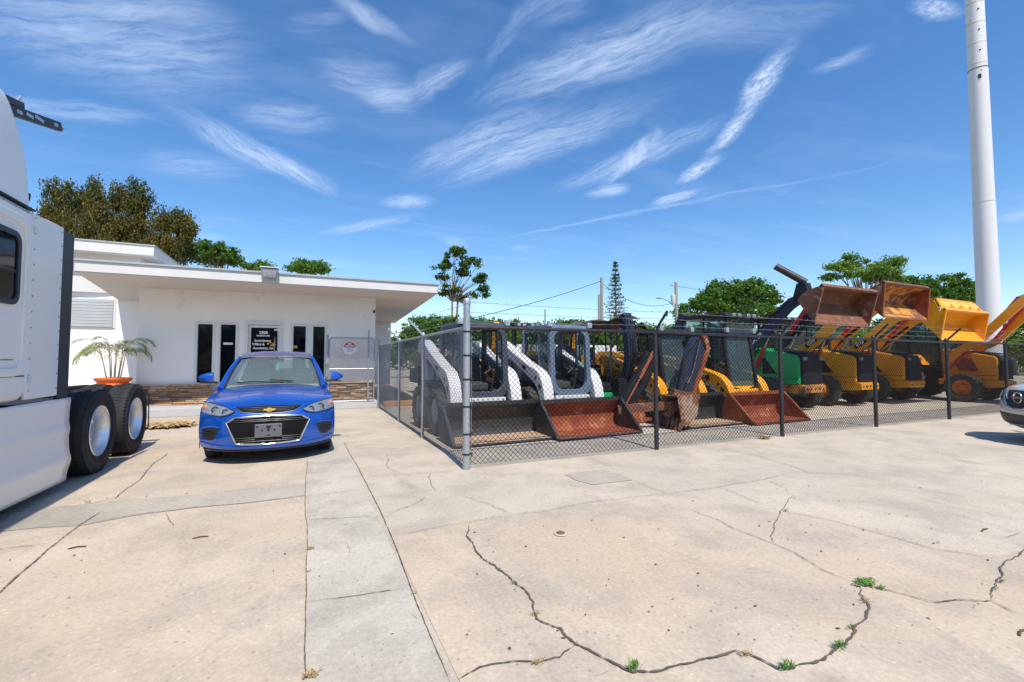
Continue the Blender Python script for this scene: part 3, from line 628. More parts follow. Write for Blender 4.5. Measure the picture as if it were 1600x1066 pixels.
def barbed(parent, A, B, mat_='barb', sag=.02, step=.16, r=.0026, world=False):
    A, B = Vector(A), Vector(B); L = (B-A).length; n = max(int(L/.8), 2); m = MB(); pts = []
    for i in range(n+1):
        t = i/n; pts.append(A.lerp(B, t)+Vector((0, 0, -4*sag*t*(1-t))))
    m.tube(pts, r, 4)
    rr = random.Random(int(L*31))
    for i in range(int(L/step)):
        t = (i+.5)*step/L; c = A.lerp(B, t)+Vector((0, 0, -4*sag*t*(1-t)))
        for k in range(2):
            v = Vector((rr.uniform(-1, 1), rr.uniform(-1, 1), rr.uniform(-1, 1))).normalized()*.02; m.tube([c-v, c+v], r*.8, 3)
    return m.build('barbed_wire', mat_, parent)
# front, black
C0 = Vector((1.87, 5.35, 0)); D = lambda x: Vector((x, 5.35-(x-1.87)*.0190, 0))
ff = thing('chain_link_fence', 'black chain link fence with angled barbed wire arms in front of the machines', 'fence', (1.87, 5.35, 0), math.atan2(-.0190, 1))
def lf(x): return (x-1.87)   # local x of a world x
xs = [4.89, 7.75, 10.62, 13.5, 16.4, 19.3, 22.2, 25.1]
LEN = lf(25.1); FH = 1.78
m = MB(); zig(m, (0.03, 0, 0), (LEN, 0, 0), .05, FH+.02, .070, .0036); m.build('wire_mesh', 'black_wire', ff, smooth=0)
m = MB(); m.tube([(0, 0, FH)]+[(lf(x), 0, FH+.012*((-1)**i)) for i, x in enumerate(xs)], .022, 8); m.build('top_rail', 'black_paint', ff)
m = MB(); m.tube([(.0, .0, .05), (LEN, 0, .05)], .003, 4); m.tube([(.045, 0, .06), (.045, 0, FH)], .006, 5); m.build('tension_wire', 'galv_wire', ff)
for i, x in enumerate(xs): fence_post(ff, (lf(x), .0), FH+.03, .034, 'black_paint', (0.0, -.27, .28))
A0 = [Vector((0, 0, 1.86)), Vector((0, 0, 1.97)), Vector((0, 0, 2.10))]
for k, t in enumerate((.3, .62, .95)):
    pr = A0[k]
    m = MB()
    for i, x in enumerate(xs):
        q = Vector((lf(x), -.27*t, FH+.03+.28*t))
        n_ = 5
        m.tube([pr.lerp(q, j/n_)+Vector((0, 0, -.05*(j/n_)*(1-j/n_))) for j in range(n_+1)], .0026, 4)
        L_ = (q-pr).length; rr = random.Random(i*7+k)
        for j in range(int(L_/.15)):
            c = pr.lerp(q, (j+.5)*.15/L_); v = Vector((rr.uniform(-1, 1), rr.uniform(-1, 1), rr.uniform(-1, 1))).normalized()*.022; m.tube([c-v, c+v], .0022, 3)
        pr = q
    m.build('barbed_wire', 'barb', ff)
# side, galvanised, running back to the gate
sf = thing('chain_link_fence', 'grey galvanised chain link fence running back to the office from the corner post', 'fence', (1.87, 5.35, 0), 0)
GY = 13.28-5.35
m = MB(); zig(m, (0, .03, 0), (.06, GY, 0), .05, FH+.02, .070, .0030); m.build('wire_mesh', 'galv_wire', sf, smooth=0)
m = MB(); m.tube([(0, 0, FH), (.03, 4, FH), (.06, GY, FH)], .022, 8); m.build('top_rail', 'galv', sf)
m = MB(); m.tube([(0, 0, .05), (.06, GY, .05)], .003, 4); m.build('tension_wire', 'galv_wire', sf)
for y, nm in ((2.48, 0), (4.75, 0)): fence_post(sf, (.01+y*.007, y), FH+.02, .030, 'galv', (-.26, 0, .27))
for k, t in enumerate((.3, .62, .95)):
    pts = [Vector((0, 0, 1.86+.11*k))]+[Vector((.01+y*.007-.26*t, y, FH+.02+.27*t)) for y in (2.48, 4.75)]+[Vector((.06, GY, FH+.05+.1*k))]
    m = MB(); m.tube(pts, .0024, 4); rr = random.Random(k)
    for a_, b_ in zip(pts, pts[1:]):
        L_ = (b_-a_).length
        for j in range(int(L_/.15)):
            c = a_.lerp(b_, (j+.5)*.15/L_); v = Vector((rr.uniform(-1, 1), rr.uniform(-1, 1), rr.uniform(-1, 1))).normalized()*.02; m.tube([c-v, c+v], .002, 3)
    m.build('barbed_wire', 'barb', sf)
cp = thing('corner_post', 'tall thick grey steel post at the corner where the two fences meet', 'post', (1.845, 5.33, 0))
m = MB(); m.tube([(0, 0, 0), (0, 0, 2.10)], .044, 20); m.lathe([(.049, 0), (.049, .04), (.04, .065), (.02, .08), (0, .083)], (0, 0, 2.07), n=20); m.build('post', 'galv', cp, smooth=50)
for z in (.19, .44, .78, 1.12, 1.42, 1.72): m = MB(); m.lathe([(.045, -.012), (.049, -.010), (.049, .010), (.045, .012)], (0, 0, z), n=20); m.box(.04, .085, -.008, .008, z-.011, z+.011); m.build('clamp_band', 'black_paint', cp)
gpst = fence_post(sf, (.06, GY), FH+.12, .036, 'galv', None, 'end_post')
# gate swung across the front of the office
ga = thing('chain_link_gate', 'grey chain link gate leaf with a round warning sign wired to it', 'gate', (.60, 13.27, 0), math.atan2(.02, 1.2))
GW = 1.20
m = MB(); zr = (.22, 1.98)
m.tube([(0, 0, zr[0]), (0, 0, zr[1]-.06), (.06, 0, zr[1]), (GW-.06, 0, zr[1]), (GW, 0, zr[1]-.06), (GW, 0, zr[0]), (0, 0, zr[0])], .021, 8); m.tube([(0, 0, 1.12), (GW, 0, 1.12)], .013, 6); m.build('gate_frame', 'galv', ga)
m = MB(); zig(m, (0, 0, 0), (GW, 0, 0), zr[0], zr[1]+.04, .068, .0026); m.build('wire_mesh', 'galv_wire', ga, smooth=0)
m = MB(); m.tube([(GW-.16, -.03, .25), (GW-.16, -.03, 2.22)], .024, 10); m.build('drop_bar', 'galv', ga)
m = MB(); m.bar((GW-.05, -.03, 1.75), (GW-.22, -.05, 1.86), .015); m.bar((GW-.05, -.03, 1.75), (GW-.16, -.05, 1.62), .015); m.build('latch', 'galv', ga)
m = MB(); m.tube([(-.05, 0, .0), (-.05, 0, 2.06)], .033, 12); m.build('hinge_post', 'galv', ga)
m = MB()
rr = random.Random(4)
for k in range(30): a_ = (-.05+rr.uniform(-.05, .06), rr.uniform(-.07, .03), .7+rr.uniform(0, .5)); m.tube([a_, (a_[0]+rr.uniform(-.05, .05), a_[1], a_[2]+rr.uniform(.03, .15))], .005, 4)
m.build('dry_vine', 'twig', ga)
sg_ = thing('warning_sign', 'round red and white no parking sign wired to the chain link gate', 'sign', (1.13, 13.24, 1.70), 0)
m = MB()
def disc(z0, z1, r, n=22):
    pts = []
    for i in range(n+1):
        z = z0+(z1-z0)*i/n; pts.append((math.sqrt(max(r*r-z*z, 0)), z))
    return pts+[(-x, z) for x, z in reversed(pts)]
m.mat('sign_white').prism(disc(-.179, .179, .18), 'y', -.004, 0); m.build('sign_plate', None, sg_, smooth=0)
m = MB(); m.prism(disc(.03, .165, .168)[::-1], 'y', -.007, -.0045); m.build('red_field', 'sign_red', sg_, smooth=0)
text('NO', .075, 'decal_white', sg_, front_mtx((0, -.0085, .115)), bold=.003); text('PARKING', .058, 'decal_white', sg_, front_mtx((0, -.0085, .058)), bold=.002)
text('TOW-AWAY ZONE', .030, 'sign_grey', sg_, front_mtx((0, -.006, .005)), bold=.001); text('UNAUTHORIZED', .024, 'sign_grey', sg_, front_mtx((0, -.006, -.035))); text('VEHICLES TOWED', .022, 'sign_grey', sg_, front_mtx((0, -.006, -.065))); text('AT OWNER EXPENSE', .017, 'sign_grey', sg_, front_mtx((0, -.006, -.092)))

# ================================================================ POLES, WIRES
def pole(name, lab, cat, px, ytop, D, r0, r1, mat_, grp=None):
    r = ray(px, 560); s = D/F_PX; x, y = r.x*s, r.y*s
    rt_ = ray(px, ytop); z = CAM_H+rt_.z*D/F_PX
    t = thing(name, lab, cat, (x, y, 0), 0, grp); m = MB(); m.tube([(0, 0, 0), (0, 0, z)], [r0, r1], 12); m.build('shaft', mat_, t, smooth=50); return t, Vector((x, y, z))
up1, t1_ = pole('utility_pole', 'bare wooden utility pole left of the thin spire shaped conifer', 'utility pole', 941, 433, 42, .17, .13, 'wood_pole')
m = MB(); m.tube([(-.25, .1, 0), (-.25, .1, t1_.z-1.6)], .10, 8); m.build('brace_pole', 'wood_pole', up1)
up2, t2_ = pole('utility_pole', 'concrete utility pole with a transformer and a street lamp arm', 'utility pole', 1058, 440, 42, .18, .14, 'wood_pole')
m = MB(); m.lathe([(0, -.45), (.2, -.45), (.22, -.4), (.22, .4), (.15, .46), (0, .47)], (-.38, 0, t2_.z-1.7), n=14); m.build('transformer', 'far_white', up2)
m = MB(); m.tube([(0, 0, t2_.z-2.6), (-.9, 0, t2_.z-1.9), (-1.9, 0, t2_.z-1.65)], .035, 6); a_ = m.build('lamp_arm', 'galv', up2)
m = MB(); m.ball((-2.2, 0, t2_.z-1.66), (.34, .12, .08), 10); m.build('lamp_head', 'galv', a_)
m = MB(); m.bar((-.7, 0, t2_.z-.35), (.15, 0, t2_.z-.35), .08); m.build('crossarm', 'wood_pole', up2)
def wire(A, B, sag, lab, r=.02, n=24):
    c = (A+B)/2; m = MB(); m.tube([A.lerp(B, i/n)+Vector((0, 0, -4*sag*(i/n)*(1-i/n)))-c for i in range(n+1)], r, 5); o = m.build('overhead_wire', 'hose'); o.location = c; tag(o, lab, 'wire')
q0 = AY(560, 545, 30); wire(t1_+Vector((0, 0, -.3)), Vector((q0.x, q0.y, AY(740, 512, 30).z-1.0)), .5, 'overhead wire falling to the left from the bare wooden pole', .026)
wire(t1_+Vector((0, 0, -.5)), t2_+Vector((0, 0, -1.9)), 1.1, 'overhead wire sagging between the two utility poles', .022)
q1 = t2_+Vector((34, -4, 1.0)); wire(t2_+Vector((0, 0, -.4)), q1, 1.0, 'overhead wire running right from the pole with the transformer', .014)
tp, tq = pole('fence_pole', 'thin grey pipe standing among the hedge behind the white machines', 'pole', 852, 483, 34, .07, .06, 'galv')

# the great sign mast
SX, SY = 30.4, 9.9
def zat(py, px=1530): r = ray(px, py); k = SX/r.x; return CAM_H+r.z*k
ms = thing('sign_mast', 'towering white steel mast tapering in stages behind the machines', 'mast', (SX, SY, 0))
z1_, z2_ = zat(318), zat(108); zt_ = 27.0
m = MB(); m.tube([(0, 0, 0), (0, 0, z1_)], [.445, .405], 40); m.lathe([(.407, 0), (.418, .0), (.418, .03), (.405, .03)], (0, 0, z1_-.03), n=40); m.build('lower_shaft', 'pole_white', ms, smooth=50)
m = MB(); m.tube([(0, 0, z1_), (0, 0, z2_)], [.395, .368], 40); m.build('middle_shaft', 'pole_white', ms, smooth=50)
m = MB(); m.mat('pole_white').tube([(0, 0, z2_), (0, 0, zt_)], [.355, .318], 40)
for k in range(12):
    z = z2_+.15+k*1.05; m.mat('pole_tape').lathe([(.350-.0026*k, 0), (.357-.0026*k, .02), (.357-.0026*k, .12), (.346-.0026*k, .14)], (0, 0, z), n=40)
    m.mat('steel_dark').box(-.31, -.24, -.24, -.18, z-.4, z-.36)
m.build('upper_shaft', None, ms, smooth=50)
m = MB(); m.box(-.36, -.30, -.22, -.12, z2_-.62, z2_-.42); m.lathe([(.37, 0), (.378, .0), (.378, .04), (.37, .04)], (0, 0, z2_-.06), n=40); m.build('mast_flange', 'steel_dark', ms)
# ================================================================ TREES
def leaves(name, pts, size, matn, parent, seed=1, flat=.0, aspect=.5, dirs=None):
    """many small leaf faces at the points"""
    rg = np.random.default_rng(seed); n = len(pts); pts = np.asarray(pts)
    d = rg.normal(size=(n, 3)); d[:, 2] *= (1-flat)
    if dirs is not None: d = d*.5+np.asarray(dirs)
    d /= np.linalg.norm(d, axis=1)[:, None]+1e-9
    e = rg.normal(size=(n, 3)); e = np.cross(d, e); e /= np.linalg.norm(e, axis=1)[:, None]+1e-9
    s = size*rg.uniform(.6, 1.35, n)[:, None]
    a = pts-d*s; b = pts+e*s*aspect; c = pts+d*s; f = pts-e*s*aspect
    v = np.stack([a, b, c, f], 1).reshape(-1, 3)
    me = bpy.data.meshes.new(name); me.vertices.add(4*n); me.vertices.foreach_set('co', v.ravel())
    me.loops.add(4*n); me.loops.foreach_set('vertex_index', np.arange(4*n)); me.polygons.add(n); me.polygons.foreach_set('loop_start', np.arange(n)*4); me.polygons.foreach_set('loop_total', np.full(n, 4))
    me.materials.append(M(matn)); me.update(); me.validate(); o = bpy.data.objects.new(name, me); COL.objects.link(o); o.parent = parent; return o
def at_px(px, D): r = ray(px, 560); return r.x*D/F_PX, r.y*D/F_PX
def z_px(py, px, D): r = ray(px, py); return CAM_H+r.z*D/F_PX
def tree(name, lab, cat, px, D, lobes, n, leaf, mat_, trunk=(.25, 4), seed=1, bark='bark_grey', clump=.55, grp=None, hollow=.55, drop=0, nclump=None, limbs=True, base_px=None):
    """lobes in photo pixels: (x, y, half width, half height)"""
    bx, by = at_px(base_px or px, D); t = thing(name, lab, cat, (bx, by, 0), 0, grp)
    rg = np.random.default_rng(seed); rnd_ = random.Random(seed); pts = []; tips = []
    rx = Vector((math.cos(YAW), -math.sin(YAW), 0)); k = D/F_PX; area = sum(l[2]*l[3] for l in lobes)
    fy = Vector((math.sin(YAW), math.cos(YAW), 0))
    for (lx, ly, hw, hh) in lobes:
        X, Y = at_px(lx, D); Z = z_px(ly, lx, D); dep = rnd_.uniform(-.6, .6)*hw*k
        c = Vector((X-bx, Y-by, Z))+fy*dep; nl = int(n*hw*hh/area); nc = nclump or max(6, int(hw*hh*k*k*3.14*2.2/(clump*clump)))
        ax = (hw*k, max(hw*k*.9, .6), hh*k)
        cen = []
        for j in range(nc):
            d = rg.normal(size=3); d /= np.linalg.norm(d); 
            if d[2] < -.35: d[2] *= .4
            rr_ = hollow+(1-hollow)*rg.random()**.6; off = d*rr_*rg.uniform(.82, 1.06)
            q = c+rx*float(off[0]*ax[0])+fy*float(off[1]*ax[1])+Vector((0, 0, float(off[2]*ax[2]))); cen.append(q)
            if rnd_.random() < .35: tips.append((q, c))
        cen = np.array([list(q) for q in cen]); idx = rg.integers(0, nc, nl); sc_ = rg.uniform(.55, 1.2, nc)[idx][:, None]
        p = cen[idx]+rg.normal(size=(nl, 3))*clump*.42*sc_*np.array([1, 1, .62])
        if drop: p[:, 2] -= rg.random(nl)*drop
        pts.append(p)
    pts = np.concatenate(pts); pts = pts[pts[:, 2] > .05]
    leaves('crown', pts, leaf, mat_, t, seed, dirs=([[0, 0, -1.2]] if drop else None))
    m = MB(); r0, hgt = trunk; lz = min(q.z for q, _ in tips) if tips else hgt
    top = Vector((0, 0, hgt)); m.tube([(0, 0, 0), (rnd_.uniform(-.1, .1), 0, hgt*.5), top], [r0, r0*.8, r0*.6], 9)
    if limbs:
        rnd_.shuffle(tips)
        for q, c in tips[:46]:
            mid = top.lerp(q, .5)+Vector((rnd_.uniform(-.3, .3), rnd_.uniform(-.3, .3), rnd_.uniform(-.1, .5))); m.tube([top, mid, q], [r0*.38, r0*.2, r0*.05], 5)
    m.build('trunk', bark, t, smooth=60); return t
# brown green conifers behind the office
tree('cypress_tree', 'tall brown green conifer with a forked top, nearest the truck cab', 'tree', 100, 30, [(72, 292, 13, 28), (92, 300, 14, 30), (108, 318, 16, 38), (100, 350, 45, 38), (65, 360, 30, 40), (125, 300, 11, 30), (80, 330, 22, 34)], 14000, .085, 'leaf_brown', (.3, 7), 11, clump=.42, drop=.7, hollow=.3)
tree('cypress_tree', 'broad russet conifer, highest of the group behind the white office', 'tree', 180, 29, [(134, 295, 9, 28), (150, 303, 13, 34), (172, 300, 14, 34), (192, 302, 13, 36), (208, 308, 12, 34), (222, 302, 8, 24), (160, 345, 34, 36), (205, 345, 28, 36), (180, 378, 60, 36)], 22000, .085, 'leaf_brown', (.3, 7), 12, clump=.42, drop=.7, hollow=.3)
tree('cypress_tree', 'rounded russet conifer at the right end of the conifers over the roof', 'tree', 262, 28, [(246, 340, 12, 26), (262, 338, 12, 26), (280, 350, 13, 30), (292, 362, 9, 26), (258, 382, 38, 32), (225, 385, 25, 30)], 14000, .085, 'leaf_brown', (.3, 6), 13, clump=.42, drop=.7, hollow=.3)
tree('round_tree', 'round dark green tree with see through twigs rising over the flat roof', 'tree', 338, 36, [(330, 392, 26, 14), (350, 400, 26, 15), (318, 402, 20, 14), (368, 410, 14, 8)], 4200, .14, 'leaf_oak', (.22, 7), 14, clump=.6)
tree('round_tree', 'small olive tree top left of the roof flood light', 'tree', 402, 40, [(395, 415, 22, 7), (410, 420, 16, 6)], 1700, .15, 'leaf_bright', (.2, 7), 15, clump=.6)
tree('round_tree', 'bushy green tree top right of the roof flood light', 'tree', 480, 36, [(470, 417, 22, 11), (492, 420, 18, 10)], 3200, .14, 'leaf_oak', (.2, 7), 16, clump=.6)
tree('round_tree', 'dark tree under the right eave of the office', 'tree', 655, 34, [(655, 515, 25, 22), (640, 530, 25, 25), (670, 505, 12, 12)], 4200, .13, 'leaf_oak', (.2, 2), 17, clump=.6)
# slash pine
pt = tree('pine_tree', 'tall lone pine with an open leaning crown beside the office roof', 'pine', 712, 44, [(712, 398, 26, 11), (690, 415, 17, 12), (733, 412, 20, 12), (748, 435, 14, 14), (700, 455, 20, 12), (720, 465, 14, 9), (755, 450, 8, 10), (690, 432, 12, 8), (722, 425, 14, 9), (741, 462, 6, 5), (758, 460, 6, 7)], 6000, .15, 'leaf_pine', (.15, 7.2), 18, bark='bark_pine', clump=.42, base_px=706, nclump=16, hollow=.25, limbs=True)
m = MB(); m.tube([(.1, 0, 0), (.35, 0, 4), (.6, 0, 7.4), (1.2, 0, 9)], [.15, .13, .10, .05], 8); m.build('limb', 'bark_pine', pt)
# norfolk pine
def norfolk():
    bx, by = at_px(963, 60); t = thing('norfolk_pine', 'narrow spire shaped conifer with whorled branches beside the wooden pole', 'pine', (bx, by, 0)); zt = z_px(408, 963, 60)
    m = MB(); m.tube([(0, 0, 0), (0, 0, zt)], [.24, .04], 8); m.build('trunk', 'bark_grey', t); pts = []; rg = random.Random(3); lm = MB()
    z = 3.0
    while z < zt:
        L = 1.55*(1-(z/zt)**2.4)+.15
        for k in range(7):
            a = k*.9+rg.uniform(-.2, .2)+z; ll = L*rg.uniform(.7, 1.25); e = Vector((math.cos(a)*ll, math.sin(a)*ll, z+ll*.12)); lm.tube([(0, 0, z), e], [.03, .012], 4)
            for j in range(26): f = rg.uniform(.2, 1.05); pts.append((e.x*f+rg.gauss(0, .07), e.y*f+rg.gauss(0, .07), z+ll*.12*f+rg.gauss(.06, .09)))
        z += rg.uniform(.42, .66)
    b_ = lm.build('branches', 'bark_grey', t); leaves('crown', pts, .10, 'leaf_norfolk', t, 3)
norfolk()
# cabbage palm clump
cpm = thing('cabbage_palm', 'short fan palm in front of the lone pine trunk', 'palm', (*at_px(690, 36), 0)); rr_ = random.Random(6)
zc = z_px(505, 690, 36); m = MB(); m.tube([(0, 0, 0), (0, 0, zc)], .2, 8); m.build('trunk', 'bark_grey', cpm); m = MB()
for k in range(30):
    a = k*2.4; frond(m, (0, 0, zc), a, rr_.uniform(-.3, 1.3), rr_.uniform(1.0, 1.5), 1.2, .65, 12, 'leaf_palm', wid=.035, rr=rr_)
m.build('crown', None, cpm, smooth=0)
# big trees and hedge line
tree('oak_tree', 'large dense round oak rising behind the black loader arm', 'tree', 1150, 50, [(1100, 475, 32, 22), (1130, 462, 36, 24), (1165, 458, 34, 22), (1198, 465, 28, 26), (1075, 490, 20, 16), (1150, 485, 50, 20), (1205, 490, 20, 14), (1180, 445, 18, 8)], 21000, .17, 'leaf_oak', (.4, 4), 21, clump=.85)
tree('spreading_tree', 'airy flat topped tree with visible limbs above the rusty raised buckets', 'tree', 1355, 48, [(1345, 410, 30, 10), (1380, 415, 30, 12), (1310, 418, 22, 8), (1350, 430, 45, 10), (1300, 432, 14, 7), (1395, 432, 30, 12), (1330, 400, 14, 6)], 8500, .15, 'leaf_bright', (.3, 6), 22, clump=.7, hollow=.3)
tree('oak_tree', 'dark green tree between the raised buckets and the white mast', 'tree', 1475, 52, [(1450, 440, 28, 12), (1485, 445, 30, 18), (1505, 460, 20, 25), (1440, 458, 30, 20), (1475, 470, 40, 20), (1420, 450, 24, 14)], 15000, .17, 'leaf_oak', (.4, 4), 23, clump=.8)
tree('shrub', 'yellow green shrubs rising behind the orange loader right of the mast', 'shrub', 1585, 40, [(1570, 515, 25, 20), (1605, 505, 30, 22), (1560, 535, 25, 18), (1600, 540, 35, 25), (1640, 520, 30, 30), (1680, 510, 40, 30)], 13000, .13, 'leaf_bright', (.15, 1.5), 24, clump=.6)
hd = [(700, 500, 34, 14, 36, 'leaf_oak'), (770, 505, 22, 18, 37, 'leaf_oak'), (745, 498, 20, 10, 40, 'leaf_bright'), (820, 508, 34, 16, 38, 'leaf_bright'), (800, 525, 40, 20, 33, 'leaf_bright'), (862, 510, 26, 14, 39, 'leaf_bright'), (893, 502, 26, 13, 38, 'leaf_oak'), (905, 520, 34, 18, 34, 'leaf_oak'), (945, 515, 36, 16, 35, 'leaf_bright'), (1000, 510, 30, 14, 37, 'leaf_bright'), (985, 528, 40, 16, 33, 'leaf_oak'), (1040, 515, 30, 16, 40, 'leaf_oak'),
      (1075, 515, 30, 20, 38, 'leaf_oak'), (1120, 515, 36, 20, 40, 'leaf_bright'), (1180, 520, 36, 22, 40, 'leaf_oak'), (1240, 525, 36, 24, 38, 'leaf_bright'), (1300, 520, 40, 30, 38, 'leaf_bright'), (1360, 520, 40, 34, 40, 'leaf_oak'), (1425, 520, 40, 34, 40, 'leaf_bright'), (1490, 520, 40, 30, 42, 'leaf_oak')]
tones = {'leaf_oak': 'dark green', 'leaf_bright': 'bright green'}
marks = ['left of the fence corner post', 'just right of the fence corner post', 'behind the fence corner post', 'over the gap between the white loaders', 'low behind the gap between the white loaders', 'above the second white loader', 'in front of the thin grey pipe', 'low behind the second white loader', 'left of the wooden pole', 'right of the wooden pole', 'below the ragged canopy', 'left of the concrete pole', 'under the left part of the big oak', 'under the middle of the big oak', 'under the right part of the big oak', 'behind the black loader arm', 'under the first rusty bucket', 'under the second rusty bucket', 'behind the yellow raised bucket', 'left of the white mast foot']
for i, (x, y, w, h, d, mt) in enumerate(hd):
    tree('hedge_shrub', '%s hedge bush %s' % (tones[mt], marks[i]), 'shrub', x, d, [(x-w*.4, y+8, w*.7, h), (x+w*.4, y+10, w*.7, h*.9), (x, y+34, w, 26)], 5200, .12, mt, (.1, 1), 40+i, clump=.5, grp='bushes behind the machine yard', limbs=False)
# far low tree line that closes the horizon in view
mtf = MB()
rgf = np.random.default_rng(77); P_ = []
for a in np.arange(-180, 180, 1.3):  # full circle: unseen trees behind the camera are added to darken reflections
    an = math.radians(a); dd = 72+rgf.uniform(-6, 10); cx, cy = dd*math.sin(an), dd*math.cos(an); n_ = 330
    P_.append(np.array([cx, cy, 2.2 if -70 < a < 100 else 4.0])+rgf.normal(size=(n_, 3))*np.array([1.5, 1.5, 1.3 if -70 < a < 100 else 2.6])*rgf.uniform(.7, 1.25))
P_ = np.concatenate(P_); P_ = P_[P_[:, 2] > 0]
o = leaves('distant_trees', P_, .38, 'leaf_oak', None, 5); tag(o, kind='stuff')
# ================================================================ MACHINES
def wheel(parent, x, y, r, w, rim, side=1, lugs=20, rimr=.55, name='wheel', tyre='rubber_dusty', steer=0):
    """side: +1 the outside faces +x"""
    m = MB(); hw = w/2
    m.lathe([(r*rimr, -hw*.75), (r*.72, -hw), (r*.90, -hw*.98), (r*.955, -hw*.8), (r*.955, hw*.8), (r*.90, hw*.98), (r*.72, hw), (r*rimr, hw*.75), (r*rimr, -hw*.75)], (0, 0, 0), 'x', 32)
    for i in range(lugs):
        for sg in (-1, 1):
            a = 2*math.pi*(i+(.5 if sg > 0 else 0))/lugs; b = a+.26
            def P(an, xx, rr_): return (xx, rr_*math.cos(an), rr_*math.sin(an))
            q = .055
            m.hexa([P(a-q, sg*hw*1.0, r*.90), P(a+q, sg*hw*1.0, r*.90), P(b+q, sg*hw*.02, r*.94), P(b-q, sg*hw*.02, r*.94)],
                   [P(a-q*.8, sg*hw*1.0, r*.985), P(a+q*.8, sg*hw*1.0, r*.985), P(b+q*.8, sg*hw*.02, r*1.0), P(b-q*.8, sg*hw*.02, r*1.0)])
    o = m.build(name, tyre, parent, smooth=30); o.location = (x, y, r); o.rotation_euler = (0, 0, steer)
    s = side; m = MB(); rr0 = r*rimr
    m.lathe([(rr0*1.03, s*hw*.80), (rr0*1.03, s*hw*.70), (rr0*.93, s*hw*.62), (rr0*.90, s*hw*.15), (rr0*.55, s*hw*.05), (rr0*.42, s*hw*.25), (rr0*.36, s*hw*.42), (0, s*hw*.44)], (0, 0, 0), 'x', 28)
    for k in range(8):
        a = k*math.pi/4; m.tube([(s*hw*.10, rr0*.66*math.cos(a), rr0*.66*math.sin(a)), (s*hw*.22, rr0*.66*math.cos(a), rr0*.66*math.sin(a))], rr0*.05, 6)
    m.build('rim', rim, o, smooth=40); return o
def bucket(parent, w, h, d, outer, inner, floor=None, name='bucket', lipx=.05, teeth=0, th=.022, ang=0.0, at=(0, 0, 0), curve=1.0, side=None, ribs=False):
    """open side looks to -y; lip at y=-d, z=0; back at y=0. Built about its lower back corner, tilted by ang about x, then moved."""
    def prof(o):
        P = [(-d, 0.0), (-.10*d, 0.0)]
        for k in range(1, 7):
            a = math.radians(-90+k*20); P.append((-.10*d+.13*d*curve*math.cos(a)+.0, .36*h+.36*h*math.sin(a)))
        P.append((-.16*d, h)); return P
    P = prof(0); n = len(P); ca, sa = math.cos(ang), math.sin(ang)
    def T(x, y, z): return (at[0]+x, at[1]+y*ca-z*sa, at[2]+y*sa+z*ca)
    m = MB(); nx = w/2
    # inner skin and outer skin
    m.mat(inner); Q = [(y-(.0 if i < 2 else th), z+th) for i, (y, z) in enumerate(P)]; Q[0] = (-d+.02, .012); Q[-1] = (P[-1][0]-th, h-.001)
    for i in range(n-1):
        if i == 0 and floor: m.mat(floor)
        else: m.mat(inner)
        m.add([T(-nx+th, *Q[i]), T(nx-th, *Q[i]), T(nx-th, *Q[i+1]), T(-nx+th, *Q[i+1])], [(0, 1, 2, 3)])
    m.mat(outer)
    for i in range(n-1): m.add([T(-nx, *P[i]), T(nx, *P[i]), T(nx, *P[i+1]), T(-nx, *P[i+1])], [(0, 3, 2, 1)])
    m.add([T(-nx, *P[-1]), T(nx, *P[-1]), T(nx, *Q[-1]), T(-nx, *Q[-1])], [(0, 1, 2, 3)]); m.add([T(-nx, *P[0]), T(nx, *P[0]), T(nx, *Q[0]), T(-nx, *Q[0])], [(3, 2, 1, 0)])
    # top edge bar
    for (y0, y1, z0, z1) in ((P[-1][0]-.05, P[-1][0]+.035, h-.035, h+.03),):
        m.hexa([T(-nx, y0, z0), T(nx, y0, z0), T(nx, y1, z0), T(-nx, y1, z0)], [T(-nx, y0, z1), T(nx, y0, z1), T(nx, y1, z1), T(-nx, y1, z1)])
    m.hexa([T(-nx, -d-.03, -.012), T(nx, -d-.03, -.012), T(nx, -d+.14, -.014), T(-nx, -d+.14, -.014)], [T(-nx, -d-.03, -.004), T(nx, -d-.03, -.004), T(nx, -d+.14, .018), T(-nx, -d+.14, .018)])
    o = m.build(name, None, parent, smooth=25)
    for sx in (-1, 1):
        mm = MB(); poly = [(-d+.02, 0)]+P[1:-1]+[(P[-1][0], h), (P[-1][0]-.07*d, h)]
        pp = [(y, z) for y, z in poly]; a_, b_ = (sx*nx-(.0 if sx < 0 else th*.0), sx*nx-sx*th*.9)
        lo = [T(a_, y, z) for y, z in pp]; hi = [T(b_, y, z) for y, z in pp]; k = len(pp)
        mm.add(lo+hi, [tuple(range(k-1, -1, -1)), tuple(range(k, 2*k))]+[(i, (i+1) % k, (i+1) % k+k, i+k) for i in range(k)])
        mm.add([], [])
        e0, e1 = Vector(T(sx*nx, -d+.02, .0)), Vector(T(sx*nx, P[-1][0]-.07*d, h)); mm.bar(e0, e1, .04, .05, up=(1, 0, 0))
        mm.build('side_plate', side or outer, o, smooth=0)
    if ribs:
        mm = MB()
        for k in range(6):
            xk = -nx+(k+.5)*w/6; mm.hexa([T(xk-.05, .0, h*.25), T(xk+.05, .0, h*.25), T(xk+.05, .06, h*.5), T(xk-.05, .06, h*.5)], [T(xk-.05, -.14*d, h+.02), T(xk+.05, -.14*d, h+.02), T(xk+.1, -.02, h*.8), T(xk-.1, -.02, h*.8)])
        mm.build('rib', outer, o, smooth=0)
